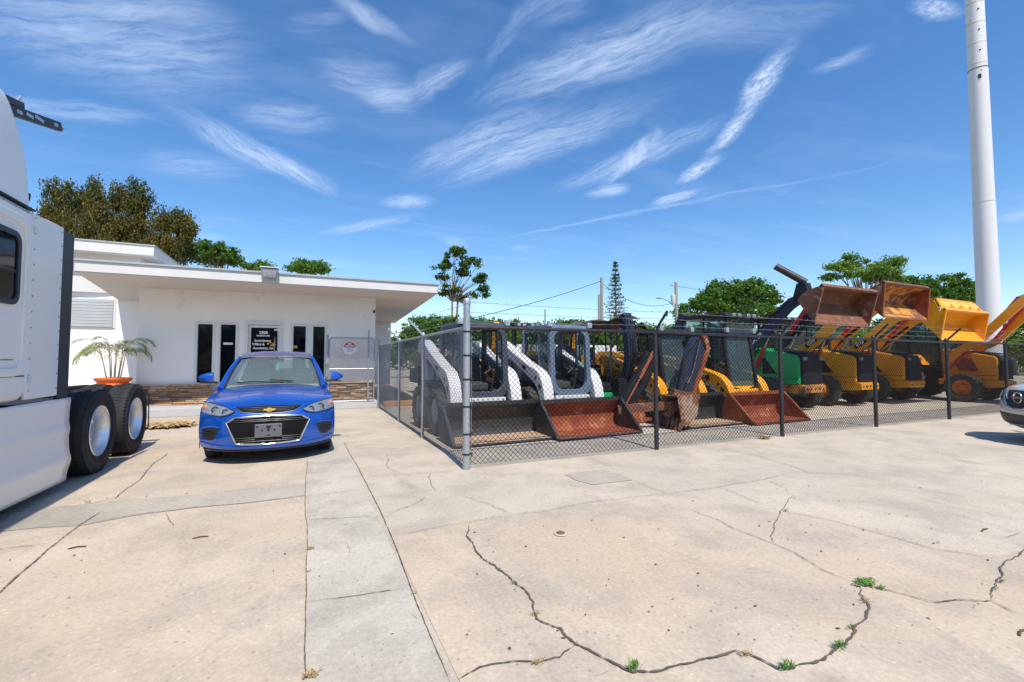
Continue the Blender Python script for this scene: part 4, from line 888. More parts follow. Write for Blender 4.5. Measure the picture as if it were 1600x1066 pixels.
    if teeth:
        mm = MB()
        for k in range(teeth):
            xk = -nx+(k+.5)*w/teeth; mm.hexa([T(xk-.035, -d-.02, -.02), T(xk+.035, -d-.02, -.02), T(xk+.035, -d+.06, -.02), T(xk-.035, -d+.06, -.02)], [T(xk-.02, -d-.14, .0), T(xk+.02, -d-.14, .0), T(xk+.035, -d+.06, .04), T(xk-.035, -d+.06, .04)])
        mm.build('teeth', outer, o, smooth=0)
    return o
def path_plate(m, pts, wid, x0, x1):
    """plate following points in the (y,z) plane with widths, thick from x0 to x1"""
    k = len(pts); up, dn = [], []
    for i in range(k):
        a = Vector(pts[max(i-1, 0)]); b = Vector(pts[min(i+1, k-1)]); d = (b-a).normalized(); n = Vector((-d.y, d.x)); w = wid[i]/2
        p = Vector(pts[i]); up.append(tuple(p+n*w)); dn.append(tuple(p-n*w))
    m.prism(up+dn[::-1], 'x', x0, x1); return m
def smooth_path(P, n=14): return [tuple(p) for p in catmull([(y, z, w) for y, z, w in P], n)]
def skid_steer(name, lab, X, Y, rz, body, arm_poly, cabm, rim, bk, bw=1.83, cat_txt=None, cab_style='open', tower=True, group=None):
    t = thing(name, lab, 'skid steer', (X, Y, 0), rz, group)
    # local: bucket lip at y=0, machine runs back in +y
    b = bucket(t, bw, .58, .78, *bk[:3], name='bucket', at=(0, .80, .03), side=bk[3] if len(bk) > 3 else None)
    m = MB(); m.prism([(.95, .22), (3.05, .22), (3.15, .45), (3.05, .75), (.98, .66)], 'x', -.44, .44); m.build('chassis', 'machine_black', t, smooth=0, bevel=.015)
    m = MB(); m.box(-.40, .40, .93, .99, .42, .68)
    if cat_txt: m.prism([(.90, .44), (1.25, .44), (1.25, .86), (1.10, .86), (.90, .66)], 'x', -.44, .44)
    m.build('front_panel', body, t, smooth=0, bevel=.012)
    m = MB(); m.box(-.50, -.34, .87, .99, .10, .52); m.box(.34, .50, .87, .99, .10, .52)
    for x in (-.18, .16): m.tube([(x, .90, .18), (x, 1.1, .5)], .028, 8)
    for x in (-.3, .28): m.tube([(x, .9, .5), (x+.03, .86, .62), (x+.1, .98, .66), (x+.16, 1.0, .5)], .012, 5)
    m.build('quick_hitch', 'bucket_black', t, smooth=30)
    # engine cover and rear door
    m = MB(); m.prism([(2.25, .60), (3.15, .60), (3.22, .85), (3.12, 1.25), (2.85, 1.42), (2.25, 1.46)], 'x', -.43, .43); m.build('engine_cover', body, t, smooth=0, bevel=.03)
    for sx in (-1, 1):
        for y in (1.42, 2.50): wheel(t, sx*.70, y, .42, .30, rim, sx, 18)
        m = MB(); P = smooth_path(arm_poly, 18); xa, xb = sx*.48, sx*.70
        path_plate(m, [(p[0], p[1]) for p in P], [p[2] for p in P], min(xa, xb), max(xa, xb)); arm = m.build('lift_arm', body, t, smooth=20, bevel=.014)
        e = P[0]; m = MB(); m.prism([(e[0]-.05, e[1]-.02), (e[0]+.10, e[1]-.02), (e[0]+.09, e[1]-.30), (e[0]+.02, e[1]-.36), (e[0]-.02, e[1]-.3)], 'x', min(sx*.46, sx*.64), max(sx*.46, sx*.64)); m.build('arm_foot', 'bucket_black', arm, smooth=0)
        for p in (P[0], P[5], P[-1]):
            m = MB(); m.tube([(sx*.675, p[0], p[1]-.01), (sx*.705, p[0], p[1]-.01)], .035, 12); m.build('pivot_pin', 'steel_dark', arm)
        m = MB(); m.tube([(sx*.54, 2.75, .72), (sx*.57, 1.9, .84)], .045, 10); m.tube([(sx*.57, 1.9, .84), (sx*.58, 1.35, .90)], .024, 8); m.build('lift_cylinder', 'steel_dark', t)
        if tower:
            m = MB(); m.prism([(2.45, .55), (3.0, .55), (3.12, 1.2), (3.02, 1.64), (2.80, 1.66), (2.62, 1.1)], 'x', min(sx*.46, sx*.60), max(sx*.46, sx*.60)); m.build('tower', body, t, smooth=0, bevel=.015)
        m = MB()      # openings and bolt plates in the arm, hydraulic hoses along it
        for i_, l_ in ((3, .07), (8, .10), (12, .09)):
            p_, q_ = Vector((P[i_][0], P[i_][1])), Vector((P[i_+1][0], P[i_+1][1])); d_ = (q_-p_).normalized(); n_ = Vector((-d_.y, d_.x)); w_ = .035
            m.prism([tuple(p_-d_*l_), tuple(p_-d_*l_*.6+n_*w_), tuple(p_+d_*l_*.7+n_*w_*.8), tuple(p_+d_*l_), tuple(p_+d_*l_*.5-n_*w_), tuple(p_-d_*l_*.6-n_*w_)], 'x', sx*.7005, sx*.7025); m.build('arm_opening', 'seam_black', arm, smooth=0); m = MB()
        for k in range(3): m.tube([(sx*(.47-.02*k), P[14][0], P[14][1]-.12), (sx*(.46-.02*k), P[9][0], P[9][1]-.16-.02*k), (sx*(.45-.02*k), P[4][0], P[4][1]-.12), (sx*(.42-.03*k), P[1][0]+.06, P[1][1]-.1)], .012, 5)
        m.build('hose', 'hose', arm, smooth=50)
        # fender over wheels
        m = MB(); m.prism([(1.02, .66), (1.15, .90), (2.9, .96), (3.0, .78), (2.8, .82), (1.3, .80)], 'x', min(sx*.44, sx*.60), max(sx*.44, sx*.60)); m.build('fender', 'machine_black', t, smooth=0)
    # cab
    c = MB(); W_ = .455; z0, z1 = .70, 2.03; yf, yb = .98, 2.12; fo = .14
    if cab_style == 'open':
        # rounded front frame
        def rr_ring(hw, za, zb, r, n=6):
            P = []
            for cx_, cz_, a0 in ((hw-r, zb-r, 0), (-hw+r, zb-r, 90), (-hw+r, za+r, 180), (hw-r, za+r, 270)):
                for k in range(n+1): a = R(a0+90*k/n); P.append((cx_+r*math.cos(a), cz_+r*math.sin(a)))
            return P
        A = rr_ring(W_+.02, z0-.04, z1, .24); B = rr_ring(W_-.085, z0+.09, z1-.085, .19); n = len(A)
        def y_at(z): return yf-.02+fo*(z-z0)/(z1-z0)*.55
        v = [(x, y_at(z), z) for x, z in A]+[(x, y_at(z), z) for x, z in B]+[(x, y_at(z)+.09, z) for x, z in A]+[(x, y_at(z)+.09, z) for x, z in B]
        f = []
        for i in range(n):
            j = (i+1) % n; f += [(i, j, n+j, n+i), (2*n+i, 3*n+i, 3*n+j, 2*n+j), (i, 2*n+i, 2*n+j, j), (n+i, n+j, 3*n+j, 3*n+i)]
        c.add(v, f)
    else:
        for sx in (-1, 1): c.bar((sx*W_, yf-.02, z0), (sx*W_, yf+.16, z1), .07, .08); c.bar((sx*(W_-.03), yf-.02, z0+.02), (sx*.1, yf-.03, z0-.05), .05, .07)
        c.bar((-W_, yf+.16, z1-.03), (W_, yf+.16, z1-.03), .07, .08)
    for sx in (-1, 1):
        c.bar((sx*W_, yb, .75), (sx*W_, yb-.05, z1-.03), .07, .10); c.bar((sx*W_, yf+.10, z1-.05), (sx*W_, yb-.02, z1-.05), .07, .09); c.bar((sx*W_, yf+.02, z0+.05), (sx*W_, yb, z0+.25), .06, .08)
        c.bar((sx*W_, yf+.45, z0+.2), (sx*W_, yf+.50, z1-.05), .045, .04)
    cab = c.build('cab', cabm, t, smooth=25, bevel=.01)
    m = MB(); m.prism([(yf+.05, z1-.03), (yf+.16, z1+.035), (yb-.2, z1+.05), (yb+.04, z1-.02), (yb+.04, z1-.06), (yf+.05, z1-.07)], 'x', -W_-.02, W_+.02); m.build('cab_roof', cabm, cab, smooth=0, bevel=.03)
    for sx in (-1, 1):      # grille panels in the cab sides
        m = MB()
        for k in range(9): y = yf+.52+k*.065; m.bar((sx*W_, y, z0+.3), (sx*W_, y, z1-.1), .007)
        for k in range(15): z = z0+.32+k*.065; m.bar((sx*W_, yf+.5, z), (sx*W_, yb-.05, z), .007)
        m.build('side_screen', 'black_paint', cab, smooth=0)
        m = MB(); m.box(sx*W_-.004, sx*W_+.004, yf+.12, yf+.43, z0+.25, z1-.12); m.build('cab_pane', 'cab_glass', cab, smooth=0)
    m = MB(); m.box(-.36, .36, yb-.03, yb-.02, 1.25, z1-.12); m.build('cab_pane', 'cab_glass', cab, smooth=0)
    m = MB()
    if cab_style == 'closed': m.hexa([(-W_+.05, yf+.0, z0+.06), (W_-.05, yf+.0, z0+.06), (W_-.05, yf+.01, z0+.06), (-W_+.05, yf+.01, z0+.06)], [(-W_+.05, yf+.155, z1-.08), (W_-.05, yf+.155, z1-.08), (W_-.05, yf+.165, z1-.08), (-W_+.05, yf+.165, z1-.08)])
    if m.v: m.build('cab_pane', 'cab_glass', cab, smooth=0)
    m = MB(); m.prism([(1.35, .78), (1.85, .78), (1.92, 1.42), (1.80, 1.42), (1.74, .95), (1.35, .92)], 'x', -.24, .24); m.build('seat', 'interior_dark', cab, smooth=0, bevel=.03)
    m = MB()
    for sx in (-1, 1):
        m.tube([(sx*.27, 1.32, .75), (sx*.28, 1.22, 1.12)], .015, 6); m.ball((sx*.28, 1.22, 1.16), .035, 8); m.tube([(sx*.30, 1.85, 1.45), (sx*.30, 1.4, 1.18), (sx*.12, 1.3, 1.1)], .02, 6)
    m.box(-.38, .38, 1.05, 1.9, .70, .74); m.build('controls', 'interior_dark', cab)
    for sx in (-1, 1): m = MB(); m.box(sx*.47-.05, sx*.47+.05, yf+.01, yf+.08, z1-.02, z1+.09); m.build('work_light', 'lamp_silver', cab, bevel=.01)
    if cat_txt:
        # black badge and letters on the outer face of both arms
        P = smooth_path(arm_poly, 18)
        i = 7; p, q = Vector((P[i][0], P[i][1])), Vector((P[i+3][0], P[i+3][1])); mid = (p+q)/2; d = q-p; a = math.atan2(d.y, d.x)
        for sx in (-1, 1):
            m = MB(); u = d.normalized(); n_ = Vector((-u.y, u.x)); pts = [mid-u*.25-n_*.055, mid-u*.20+n_*.055, mid+u*.14+n_*.055, mid+u*.20, mid+u*.12-n_*.055]
            m.prism([tuple(x) for x in pts], 'x', sx*.7005, sx*.704); bd = m.build('badge', 'decal_black', t, smooth=0)
            # reads from the side: baseline runs from the rear (+y) to the front for the -x face
            mt = Matrix(((0, 0, sx*1, sx*.706), (-sx*-1.0 if sx > 0 else -1.0, 0, 0, mid.x), (0, 1, 0, mid.y), (0, 0, 0, 1)))
            rot = Matrix.Rotation(-a if sx < 0 else a, 4, 'Z'); text(cat_txt, .115, 'decal_white', bd, mt @ rot, bold=.006)
    return t
ARM_W = [(.90, .46, .16), (1.0, .80, .22), (1.17, 1.02, .27), (1.5, 1.16, .22), (2.1, 1.40, .20), (2.6, 1.60, .24), (2.88, 1.66, .26), (3.02, 1.52, .14)]
ARM_Y = [(.88, .44, .22), (.98, .68, .30), (1.16, .86, .32), (1.5, 1.0, .27), (2.1, 1.18, .23), (2.6, 1.32, .24), (2.95, 1.38, .22)]
s1 = skid_steer('skid_steer', 'white skid steer loader with an open charcoal cab and black bucket behind the corner post', 3.02, 6.62, R(2), 'skid_white', ARM_W, 'cab_charcoal', 'skid_white', ('bucket_black', 'bucket_black', 'bucket_floor'), 1.84, group='compact skid steers behind the fence')
m = MB(); m.prism([(1.95, 1.27), (2.35, 1.42), (2.42, 1.34), (2.05, 1.18)], 'x', -.69, -.682); m.build('side_decal', 'rust_red', s1, smooth=0)
s2 = skid_steer('skid_steer', 'white skid steer loader with red wheel hubs and a rust red bucket', 4.80, 6.50, R(2), 'skid_white', ARM_W, 'cab_blue_grey', 'wheel_red', ('bucket_black', 'rust_red', 'rust_red', 'bucket_black'), 1.84, group='compact skid steers behind the fence')
s3 = skid_steer('skid_steer', 'yellow skid steer loader with a wide black bucket, half hidden by the rusty digger bucket', 7.62, 6.52, R(1), 'machine_yellow', ARM_Y, 'machine_black', 'machine_yellow', ('bucket_black', 'bucket_black', 'bucket_floor'), 1.86, 'CAT', 'closed', tower=False, group='compact skid steers behind the fence')
s4 = skid_steer('skid_steer', 'yellow skid steer loader with a rust red bucket, left of the green backhoe', 9.42, 6.30, R(1), 'machine_yellow', ARM_Y, 'machine_black', 'machine_yellow', ('rust_red', 'rust_red', 'rust_red'), 1.86, 'CAT', 'closed', tower=False, group='compact skid steers behind the fence')

# ---- mini excavator with ragged canopy and hanging digging bucket
mx = thing('mini_excavator', 'green mini excavator with a tattered dark canopy, behind the blue digging arm', 'excavator', (6.45, 9.35, 0), R(0))
for sx in (-1, 1):
    m = MB(); P = []
    for cy, a0 in ((.75, -90), (-.75, 90)):
        for k in range(9): a = R(a0+k*22.5); P.append((cy+.2*math.cos(a), .21+.2*math.sin(a)))
    m.prism(P, 'x', sx*.62-.15, sx*.62+.15)
    for k in range(22):
        y = -.85+k*.08; m.box(sx*.62-.16, sx*.62+.16, y, y+.035, .40, .432)
    m.build('track', 'rubber_dusty', mx, smooth=20)
m = MB(); m.box(-.60, .60, -.80, .6, .42, .60); m.build('undercarriage', 'machine_green', mx, smooth=0, bevel=.02)
m = MB(); m.prism([(-.75, .62), (.95, .62), (1.15, .75), (1.1, 1.15), (.35, 1.25), (.2, .85), (-.75, .80)], 'x', -.62, .62); m.build('house', 'machine_black', mx, smooth=0, bevel=.03)
m = MB(); m.prism([(-.1, .84), (.35, .84), (.45, 1.45), (.33, 1.45), (.25, 1.0), (-.1, .98)], 'x', -.42, .02); m.build('seat', 'interior_dark', mx, smooth=0, bevel=.02)
m = MB()
for k in range(4): m.tube([(-.5+k*.22, -.55, .8), (-.5+k*.22, -.62, 1.3)], .015, 6); m.ball((-.5+k*.22, -.62, 1.33), .03, 6)
m.tube([(-.6, -.65, .8), (-.6, -.65, 1.15), (.2, -.65, 1.15), (.2, -.65, .8)], .02, 6); m.build('controls', 'black_paint', mx)
m = MB()
for x, y in ((-.62, -.55), (.28, -.55), (-.62, .85), (.55, .85)): m.tube([(x, y, .8), (x, y, 2.12)], .028, 8)
m.tube([(-.62, -.55, 2.12), (.28, -.55, 2.12), (.55, .85, 2.12), (-.62, .85, 2.12), (-.62, -.55, 2.12)], .025, 8); m.build('canopy_frame', 'cab_charcoal', mx)
pmat('torn_canvas', (.045, .04, .04), (.12, .105, .09), 4, .9)
pmat('moss', (.14, .15, .03), (.25, .24, .05), 8, .95)
m = MB(); rr = random.Random(2)
hz_ = [[.1*math.sin(u*3.3)*math.sin(v*2.7+u)+.24*math.sin(math.pi*min(max(u/9, 0), 1))*.8+rr.uniform(-.012, .012) for u in range(10)] for v in range(7)]
def can(u, v): i, j = int(round(u*9)), int(round(v*6)); return (-1.0+u*2.15+rr.uniform(-.02, .02), -.9+v*2.05+rr.uniform(-.03, .03), 2.13+hz_[j][i])
m.grid(can, 10, 7); m.build('canopy', 'torn_canvas', mx, smooth=60, solid=.02)
m = MB(); m.grid(lambda u, v: (-.1+u*.85, -.3+v*1.0, 2.33+.07*math.sin(u*3.1)*math.sin(v*3.1)), 8, 8); m.build('moss_cover', 'moss', mx, smooth=60, solid=.02)
# boom: rises from the front, then the dipper hangs down to the bucket
mxb = [(-.75, .85, .26), (-1.0, 1.25, .26), (-.95, 1.75, .24), (-.75, 2.22, .22)]
m = MB(); P = smooth_path([(-.85, .75, .16), (-1.10, 1.25, .20), (-1.1, 1.8, .20), (-.95, 2.45, .22)], 12)
path_plate(m, [(p[0], p[1]) for p in P], [p[2] for p in P], .28, .50); boom = m.build('boom', 'boom_navy', mx, smooth=25, bevel=.015)
m = MB(); m.box(.12, .62, -1.05, -.75, .55, .95); m.build('swing_bracket', 'machine_black', mx, smooth=0, bevel=.02)
m = MB()
for k in range(4): m.tube([(.24+k*.09, -1.0, .9), (.22+k*.1, -1.35, 1.5), (.24+k*.09, -1.25, 2.1), (.26+k*.08, -.95, 2.45), (.3+k*.06, -1.35, 2.3)], .014, 5)
m.build('hose', 'hose', boom)
m = MB(); m.tube([(.39, -1.12, 1.0), (.39, -1.36, 1.55)], .05, 8); m.tube([(.39, -1.36, 1.55), (.39, -1.3, 2.0)], .025, 8); m.build('boom_cylinder', 'steel_dark', boom)
# blade
m = MB(); m.prism([(-1.75, .02), (-1.60, .02), (-1.53, .25), (-1.62, .48), (-1.75, .50), (-1.66, .28)], 'x', -.80, .80); m.build('dozer_blade', 'rust_red', mx, smooth=20)
m = MB()
for sx in (-1, 1): m.bar((sx*.4, -1.6, .25), (sx*.4, -.5, .3), .1, .12)
m.build('blade_arm', 'machine_green', mx, smooth=0)
# backhoe attachment: separate digging arm parked beside it
dg = thing('backhoe_attachment', 'dark blue digging arm with rusted edges and a pale rusty bucket hanging to the ground', 'digging arm', (6.42, 7.2, 0), R(0))
def dgp(px, py, Y): p = AY(px, py, Y); return p-Vector((6.42, 7.2, 0))
a0, a1, a2 = dgp(1088, 527, 7.3), dgp(1078, 575, 7.0), dgp(1058, 640, 6.6)
def flatpoly(pix, Y, th):
    q = [dgp(x, y, Y) for x, y in pix][::-1]; m = MB(); m.prism([(p.x, p.z) for p in q], 'y', q[0].y-th/2, q[0].y+th/2); return m
flatpoly([(1086, 524), (1096, 529), (1099, 546), (1089, 575), (1078, 608), (1070, 632), (1055, 632), (1061, 600), (1069, 560), (1077, 536)], 6.95, .16).build('dipper', 'boom_navy', dg, smooth=0, bevel=.02)
flatpoly([(1085, 520), (1099, 525), (1104, 545), (1094, 577), (1083, 610), (1075, 634), (1070, 633), (1078, 609), (1089, 576), (1098, 546), (1094, 531)], 6.93, .22).build('dipper_edge', 'rust_red', dg, smooth=0, bevel=.01)
m = MB(); m.tube([dgp(1094, 532, 6.85), dgp(1083, 580, 6.8), dgp(1074, 600, 6.75)], .028, 8); m.tube([dgp(1074, 600, 6.75), dgp(1066, 622, 6.7)], .016, 6)
for k in range(3): m.tube([dgp(1090+k, 527, 6.84), dgp(1078-3*k, 548, 6.8), dgp(1070-2*k, 585, 6.78), dgp(1062-k, 612, 6.76)], .010, 5)
m.build('bucket_cylinder', 'steel_dark', dg, smooth=50)
b0, b1 = dgp(1012, 560, 8.0), dgp(970, 640, 7.2)
flatpoly([(1008, 548), (1022, 556), (1024, 570), (1004, 606), (984, 642), (966, 648), (962, 636), (982, 604), (1000, 572)], 7.6, .16).build('boom', 'machine_black', dg, smooth=0, bevel=.02)
m = MB(); m.tube([dgp(1022, 548, 7.45), dgp(1000, 592, 7.45)], .040, 10); m.tube([dgp(1000, 592, 7.45), dgp(974, 640, 7.45)], .022, 8); m.build('boom_cylinder', 'rust_red', dg, smooth=50)
c0, c1 = dgp(965, 640, 7.2), dgp(1060, 632, 6.7)
m = MB(); m.bar(c0, c1, .14, .16); m.bar(dgp(1040, 650, 6.8), dgp(1075, 620, 6.6), .08, .12); m.bar(dgp(1052, 612, 6.6), dgp(1092, 620, 6.5), .07, .1); m.build('linkage', 'rust_brown', dg, smooth=0)
# hanging bucket, mouth to the left
bx = dgp(1055, 619, 6.45)
m = MB(); sc2 = .0122
def bp(px, py, y): return (bx.x+(px-1055)*sc2, y, bx.z-(py-619)*sc2)
outl = [(1055, 619), (1097, 617), (1101, 632), (1097, 650), (1085, 662), (1072, 668), (1064, 662)]
f0 = [bp(x, y, bx.y-.05) for x, y in outl]; f1 = [bp(x+5, y+2, bx.y+.42) for x, y in outl]; k = len(outl)
m.mat('rust_steel').add(f0, [tuple(range(k))]); m.add(f1, [tuple(range(k-1, -1, -1))]); m.add([Vector(f)+Vector((.012, .03, 0)) for f in f0], [tuple(range(k-1, -1, -1))]); m.add([Vector(f)+Vector((.012, -.03, 0)) for f in f1], [tuple(range(k))])
m.mat('rust_brown')
for i in range(0, k-1): m.add([f0[i], f0[i+1], f1[i+1], f1[i]], [(0, 1, 2, 3)]); m.add([Vector(q)*1+Vector((-.02, 0, -.005 if i else -.02)) for q in (f0[i], f0[i+1], f1[i+1], f1[i])], [(3, 2, 1, 0)])
db = m.build('bucket', None, dg, smooth=0)
for j in range(4):
    y = bx.y-.03+j*.13; m = MB(); q0, q1 = Vector(bp(1074+j, 664, y)), Vector(bp(1058+j*2, 679, y)); q2 = Vector(bp(1068+j*2, 655, y))
    m.hexa([q2+Vector((-.04, -.03, 0)), q2+Vector((.06, -.03, 0)), q2+Vector((.06, .03, 0)), q2+Vector((-.04, .03, 0))], [q1+Vector((-.012, -.018, 0)), q1+Vector((.012, -.018, 0)), q1+Vector((.012, .018, 0)), q1+Vector((-.012, .018, 0))]); m.build('tooth', 'rust_brown', db, smooth=0)
# the stand it hangs on
m = MB(); m.bar(a0+Vector((0, .1, -.08)), dgp(1030, 545, 8.3), .10, .12); m.bar(dgp(1030, 545, 8.3), b0, .16, .22); m.bar(b0, Vector((b0.x-.0, b0.y+.35, .0)), .2, .25); m.box(b0.x-.4, b0.x+.4, b0.y+.1, b0.y+.7, .02, .25); m.build('mounting_frame', 'machine_black', dg, smooth=0, bevel=.02)

fd = thing('steel_drum', 'dark blue round drum standing on its side behind the second white loader', 'drum', (5.45, 9.2, 0))
m = MB(); m.tube([(0, -.35, 1.42), (0, .35, 1.42)], .29, 28); m.lathe([(.29, 0), (.305, .0), (.305, .04), (.29, .04)], (0, -.36, 1.42), 'y', n=28); m.build('drum_shell', 'boom_navy', fd, smooth=50)
m = MB()
for x in (-.28, .28):
    m.bar((x, -.2, 0), (x, -.2, 1.2), .07); m.bar((x, .2, 0), (x, .2, 1.2), .07)
m.bar((-.28, -.2, 1.13), (.28, -.2, 1.13), .06); m.bar((-.28, .2, 1.13), (.28, .2, 1.13), .06); m.bar((-.28, -.2, .4), (.28, -.2, .4), .05); m.build('drum_stand', 'steel_dark', fd, smooth=0)

# ---- backhoe loaders
def backhoe(lab, X, Y, rz, body, grille, armm, bkm, arm, bang_, bat, bw=2.3, cab='cab', roof='machine_black', txt=None, cyl='cyl_red', side_vent=False, rimm=None, bh=.95, bd=1.0, aft=True, extras=None, wheels=(.46, .72), ribs=False, cs=0.0, bumper=None):
    t = thing('backhoe_loader', lab, 'backhoe', (X, Y, 0), rz, 'backhoe loaders parked in a row')
    hw = .46; ft = 1.42
    side = [(0.02, .72), (2.1+cs, .72), (2.1+cs, 1.74), (1.4+cs*.6, 1.72), (.6, 1.62), (.1, 1.50), (0.02, 1.40)]
    m = MB(); m.prism(side, 'x', -hw, hw); hood = m.build('hood', body, t, smooth=0, bevel=.04)
    m = MB(); m.prism([(-.06, .74), (.10, .74), (.10, 1.52), (.02, 1.52), (-.06, 1.36)], 'x', -hw+.06, hw-.06)
    for k in range(11): m.box(-hw+.10, hw-.10, -.075, -.058, .80+k*.05, .825+k*.05)
    m.build('grille', grille, t, smooth=0, bevel=.012)
    m = MB(); m.prism([(.05, 1.535), (.75, 1.655), (.75, 1.685), (.03, 1.565)], 'x', -hw+.03, hw-.03); m.build('hood_top', 'machine_black', hood, smooth=0, bevel=.02)
    m = MB(); m.tube([(.22, 1.1, 1.68), (.22, 1.1, 2.15), (.22, 1.16, 2.22)], .045, 10); m.build('exhaust', 'steel_dark', hood)
    for sx in (-1, 1):
        m = MB(); m.box(sx*.33-.06, sx*.33+.06, -.085, -.05, 1.36, 1.44); m.build('headlight', 'lamp_silver', t, smooth=0)
        m = MB()
        for k in range(3): m.tube([(sx*(.50+.02*k), 1.7, 1.0+.05*k), (sx*(.50+.02*k), 1.3-.04*k, 1.5+.03*k), (sx*(.52+.01*k), .9, 1.95+.04*k), (sx*(.54), .3, 2.45+.03*k)], .013, 5)
        m.build('hose', 'hose', t, smooth=50)
    m = MB(); m.prism([(-.12, .50), (.5, .46), (.5, .715), (-.04, .715), (-.12, .68)], 'x', -hw+.02, hw-.02); fb = m.build('front_bumper', bumper or body, t, smooth=0, bevel=.015)
    m = MB()
    for k in range(5): m.box(-.38+k*.17, -.32+k*.17, -.126, -.11, .57, .62)
    m.build('bumper_hole', 'seam_black', fb, smooth=0)
    if side_vent:
        m = MB(); m.prism([(.45, 1.00), (.95, 1.02), (1.08, 1.42), (.62, 1.42)], 'x', -hw-.006, -hw-.001); v = m.build('side_vent', 'rust_red', hood, smooth=0)
    else:
        m = MB(); m.prism([(.62, .98), (1.05, .98), (1.05, 1.42), (.95, 1.42)], 'x', -hw-.006, -hw-.001); m.build('side_vent', 'machine_black', hood, smooth=0)
    m = MB()
    for z in (.86,): m.box(-hw-.004, -hw-.001, .05, 2.05, z, z+.012)
    m.build('seam', 'seam_black', hood, smooth=0)
    m = MB(); m.prism([(.3, .40), (4.4, .40), (4.4, .95), (2.1, .95), (2.1, .72), (.3, .72)], 'x', -.38, .38); m.build('chassis', 'machine_black', t, smooth=0, bevel=.02)
    m = MB(); m.box(-.72, .72, .62, .82, .36, .56); m.box(-.8, .8, 3.0, 3.3, .6, .85); m.build('axle', body, t, smooth=0)
    rw, RW = wheels
    for sx in (-1, 1):
        wheel(t, sx*.84, .72, rw, .34, rimm or body, sx, 20, .52); wheel(t, sx*.92, 3.15+cs, RW, .46, rimm or body, sx, 22, .52)
        m = MB(); m.prism([(y+cs, z) for y, z in [(2.35, 1.2), (2.6, 1.55), (3.5, 1.6), (3.95, 1.3), (3.95, 1.22), (3.5, 1.5), (2.65, 1.45)]], 'x', min(sx*.66, sx*1.14), max(sx*.66, sx*1.14)); m.build('mudguard', body, t, smooth=0)
        m = MB(); m.box(min(sx*.45, sx*.75), max(sx*.45, sx*.75), 1.45+cs, 2.1+cs, .55, .72); m.build('step', body, t, smooth=0, bevel=.01)
    # cab
    c = MB(); ch = 2.72
    for sx in (-1, 1):
        c.bar((sx*.66, 2.05, 1.0), (sx*.60, 2.15, ch), .07, .07); c.bar((sx*.66, 3.9, 1.5), (sx*.60, 3.8, ch), .07, .07); c.bar((sx*.66, 2.95, 1.3), (sx*.60, 2.95, ch), .05, .05); c.bar((sx*.66, 2.05, 1.05), (sx*.66, 3.9, 1.5), .06, .08)
    c.box(-.66, .66, 2.05, 3.9, 1.0, 1.05); c.v = [(x, y+cs, z) for x, y, z in c.v]; cb = c.build('cab', 'machine_black', t, smooth=0)
    m = MB(); m.prism([(1.95, ch-.02), (2.1, ch+.10), (3.9, ch+.10), (4.05, ch-.02)], 'x', -.72, .72); m.v = [(x, y+cs, z) for x, y, z in m.v]; m.build('cab_roof', roof, cb, smooth=0, bevel=.03)
    if cab == 'cab':
        for bx_ in [(-.60, .60, 2.09, 2.10, 1.1, ch-.05)]+[(sx*.635-.003, sx*.635+.003)+q_ for sx in (-1, 1) for q_ in ((2.15, 2.9, 1.15, ch-.08), (3.0, 3.82, 1.5, ch-.08))]:
            m = MB(); m.box(*bx_); m.v = [(x, y+cs, z) for x, y, z in m.v]; m.build('cab_pane', 'cab_glass', cb, smooth=0)
    m = MB(); m.prism([(2.8, 1.05), (3.3, 1.05), (3.42, 1.95), (3.28, 1.95), (3.15, 1.4), (2.8, 1.35)], 'x', -.26, .26); m.tube([(0, 2.35, 1.05), (0, 2.5, 1.62)], .03, 6); m.v = [(x, y+cs, z) for x, y, z in m.v]; m.build('seat', 'interior_dark', cb, smooth=0, bevel=.02)
    for x in (-.45, -.2, .2, .45): m = MB(); m.box(x-.07, x+.07, 1.93, 1.99, ch-.02, ch+.07); m.v = [(x, y+cs, z) for x, y, z in m.v]; m.build('work_light', 'lamp_silver', cb, bevel=.01)
    # loader arms, raised
    P = smooth_path(arm, 18)
    for sx in (-1, 1):
        m = MB(); path_plate(m, [(p[0], p[1]) for p in P], [p[2] for p in P], min(sx*.56, sx*.66), max(sx*.56, sx*.66)); la = m.build('loader_arm', armm, t, smooth=20, bevel=.012)
        m = MB(); e = P[9]; s0 = Vector((sx*.52, 1.35, .85)); s1 = Vector((sx*.56, e[0]+.1, e[1]-.12)); md = s0.lerp(s1, .58); m.mat(cyl).tube([s0, md], .055, 12); m.mat('chrome').tube([md, s1], .028, 8); m.build('lift_cylinder', None, la, smooth=50)
        m = MB(); m.prism([(y+cs, z) for y, z in [(1.62, .72), (2.02, .72), (2.06, 1.5), (1.84, 1.56)]], 'x', min(sx*.47, sx*.57), max(sx*.47, sx*.57)); m.build('tower', body, t, smooth=0)
        e2 = P[3]; m = MB(); m.mat(cyl).tube([(sx*.45, P[11][0], P[11][1]+.02), (sx*.45, P[6][0]+.1, P[6][1]+.18)], .055, 12); m.mat('chrome').tube([(sx*.45, P[6][0]+.1, P[6][1]+.18), (sx*.45, P[1][0], P[1][1]+.28)], .03, 8); m.build('tilt_cylinder', None, la, smooth=50)
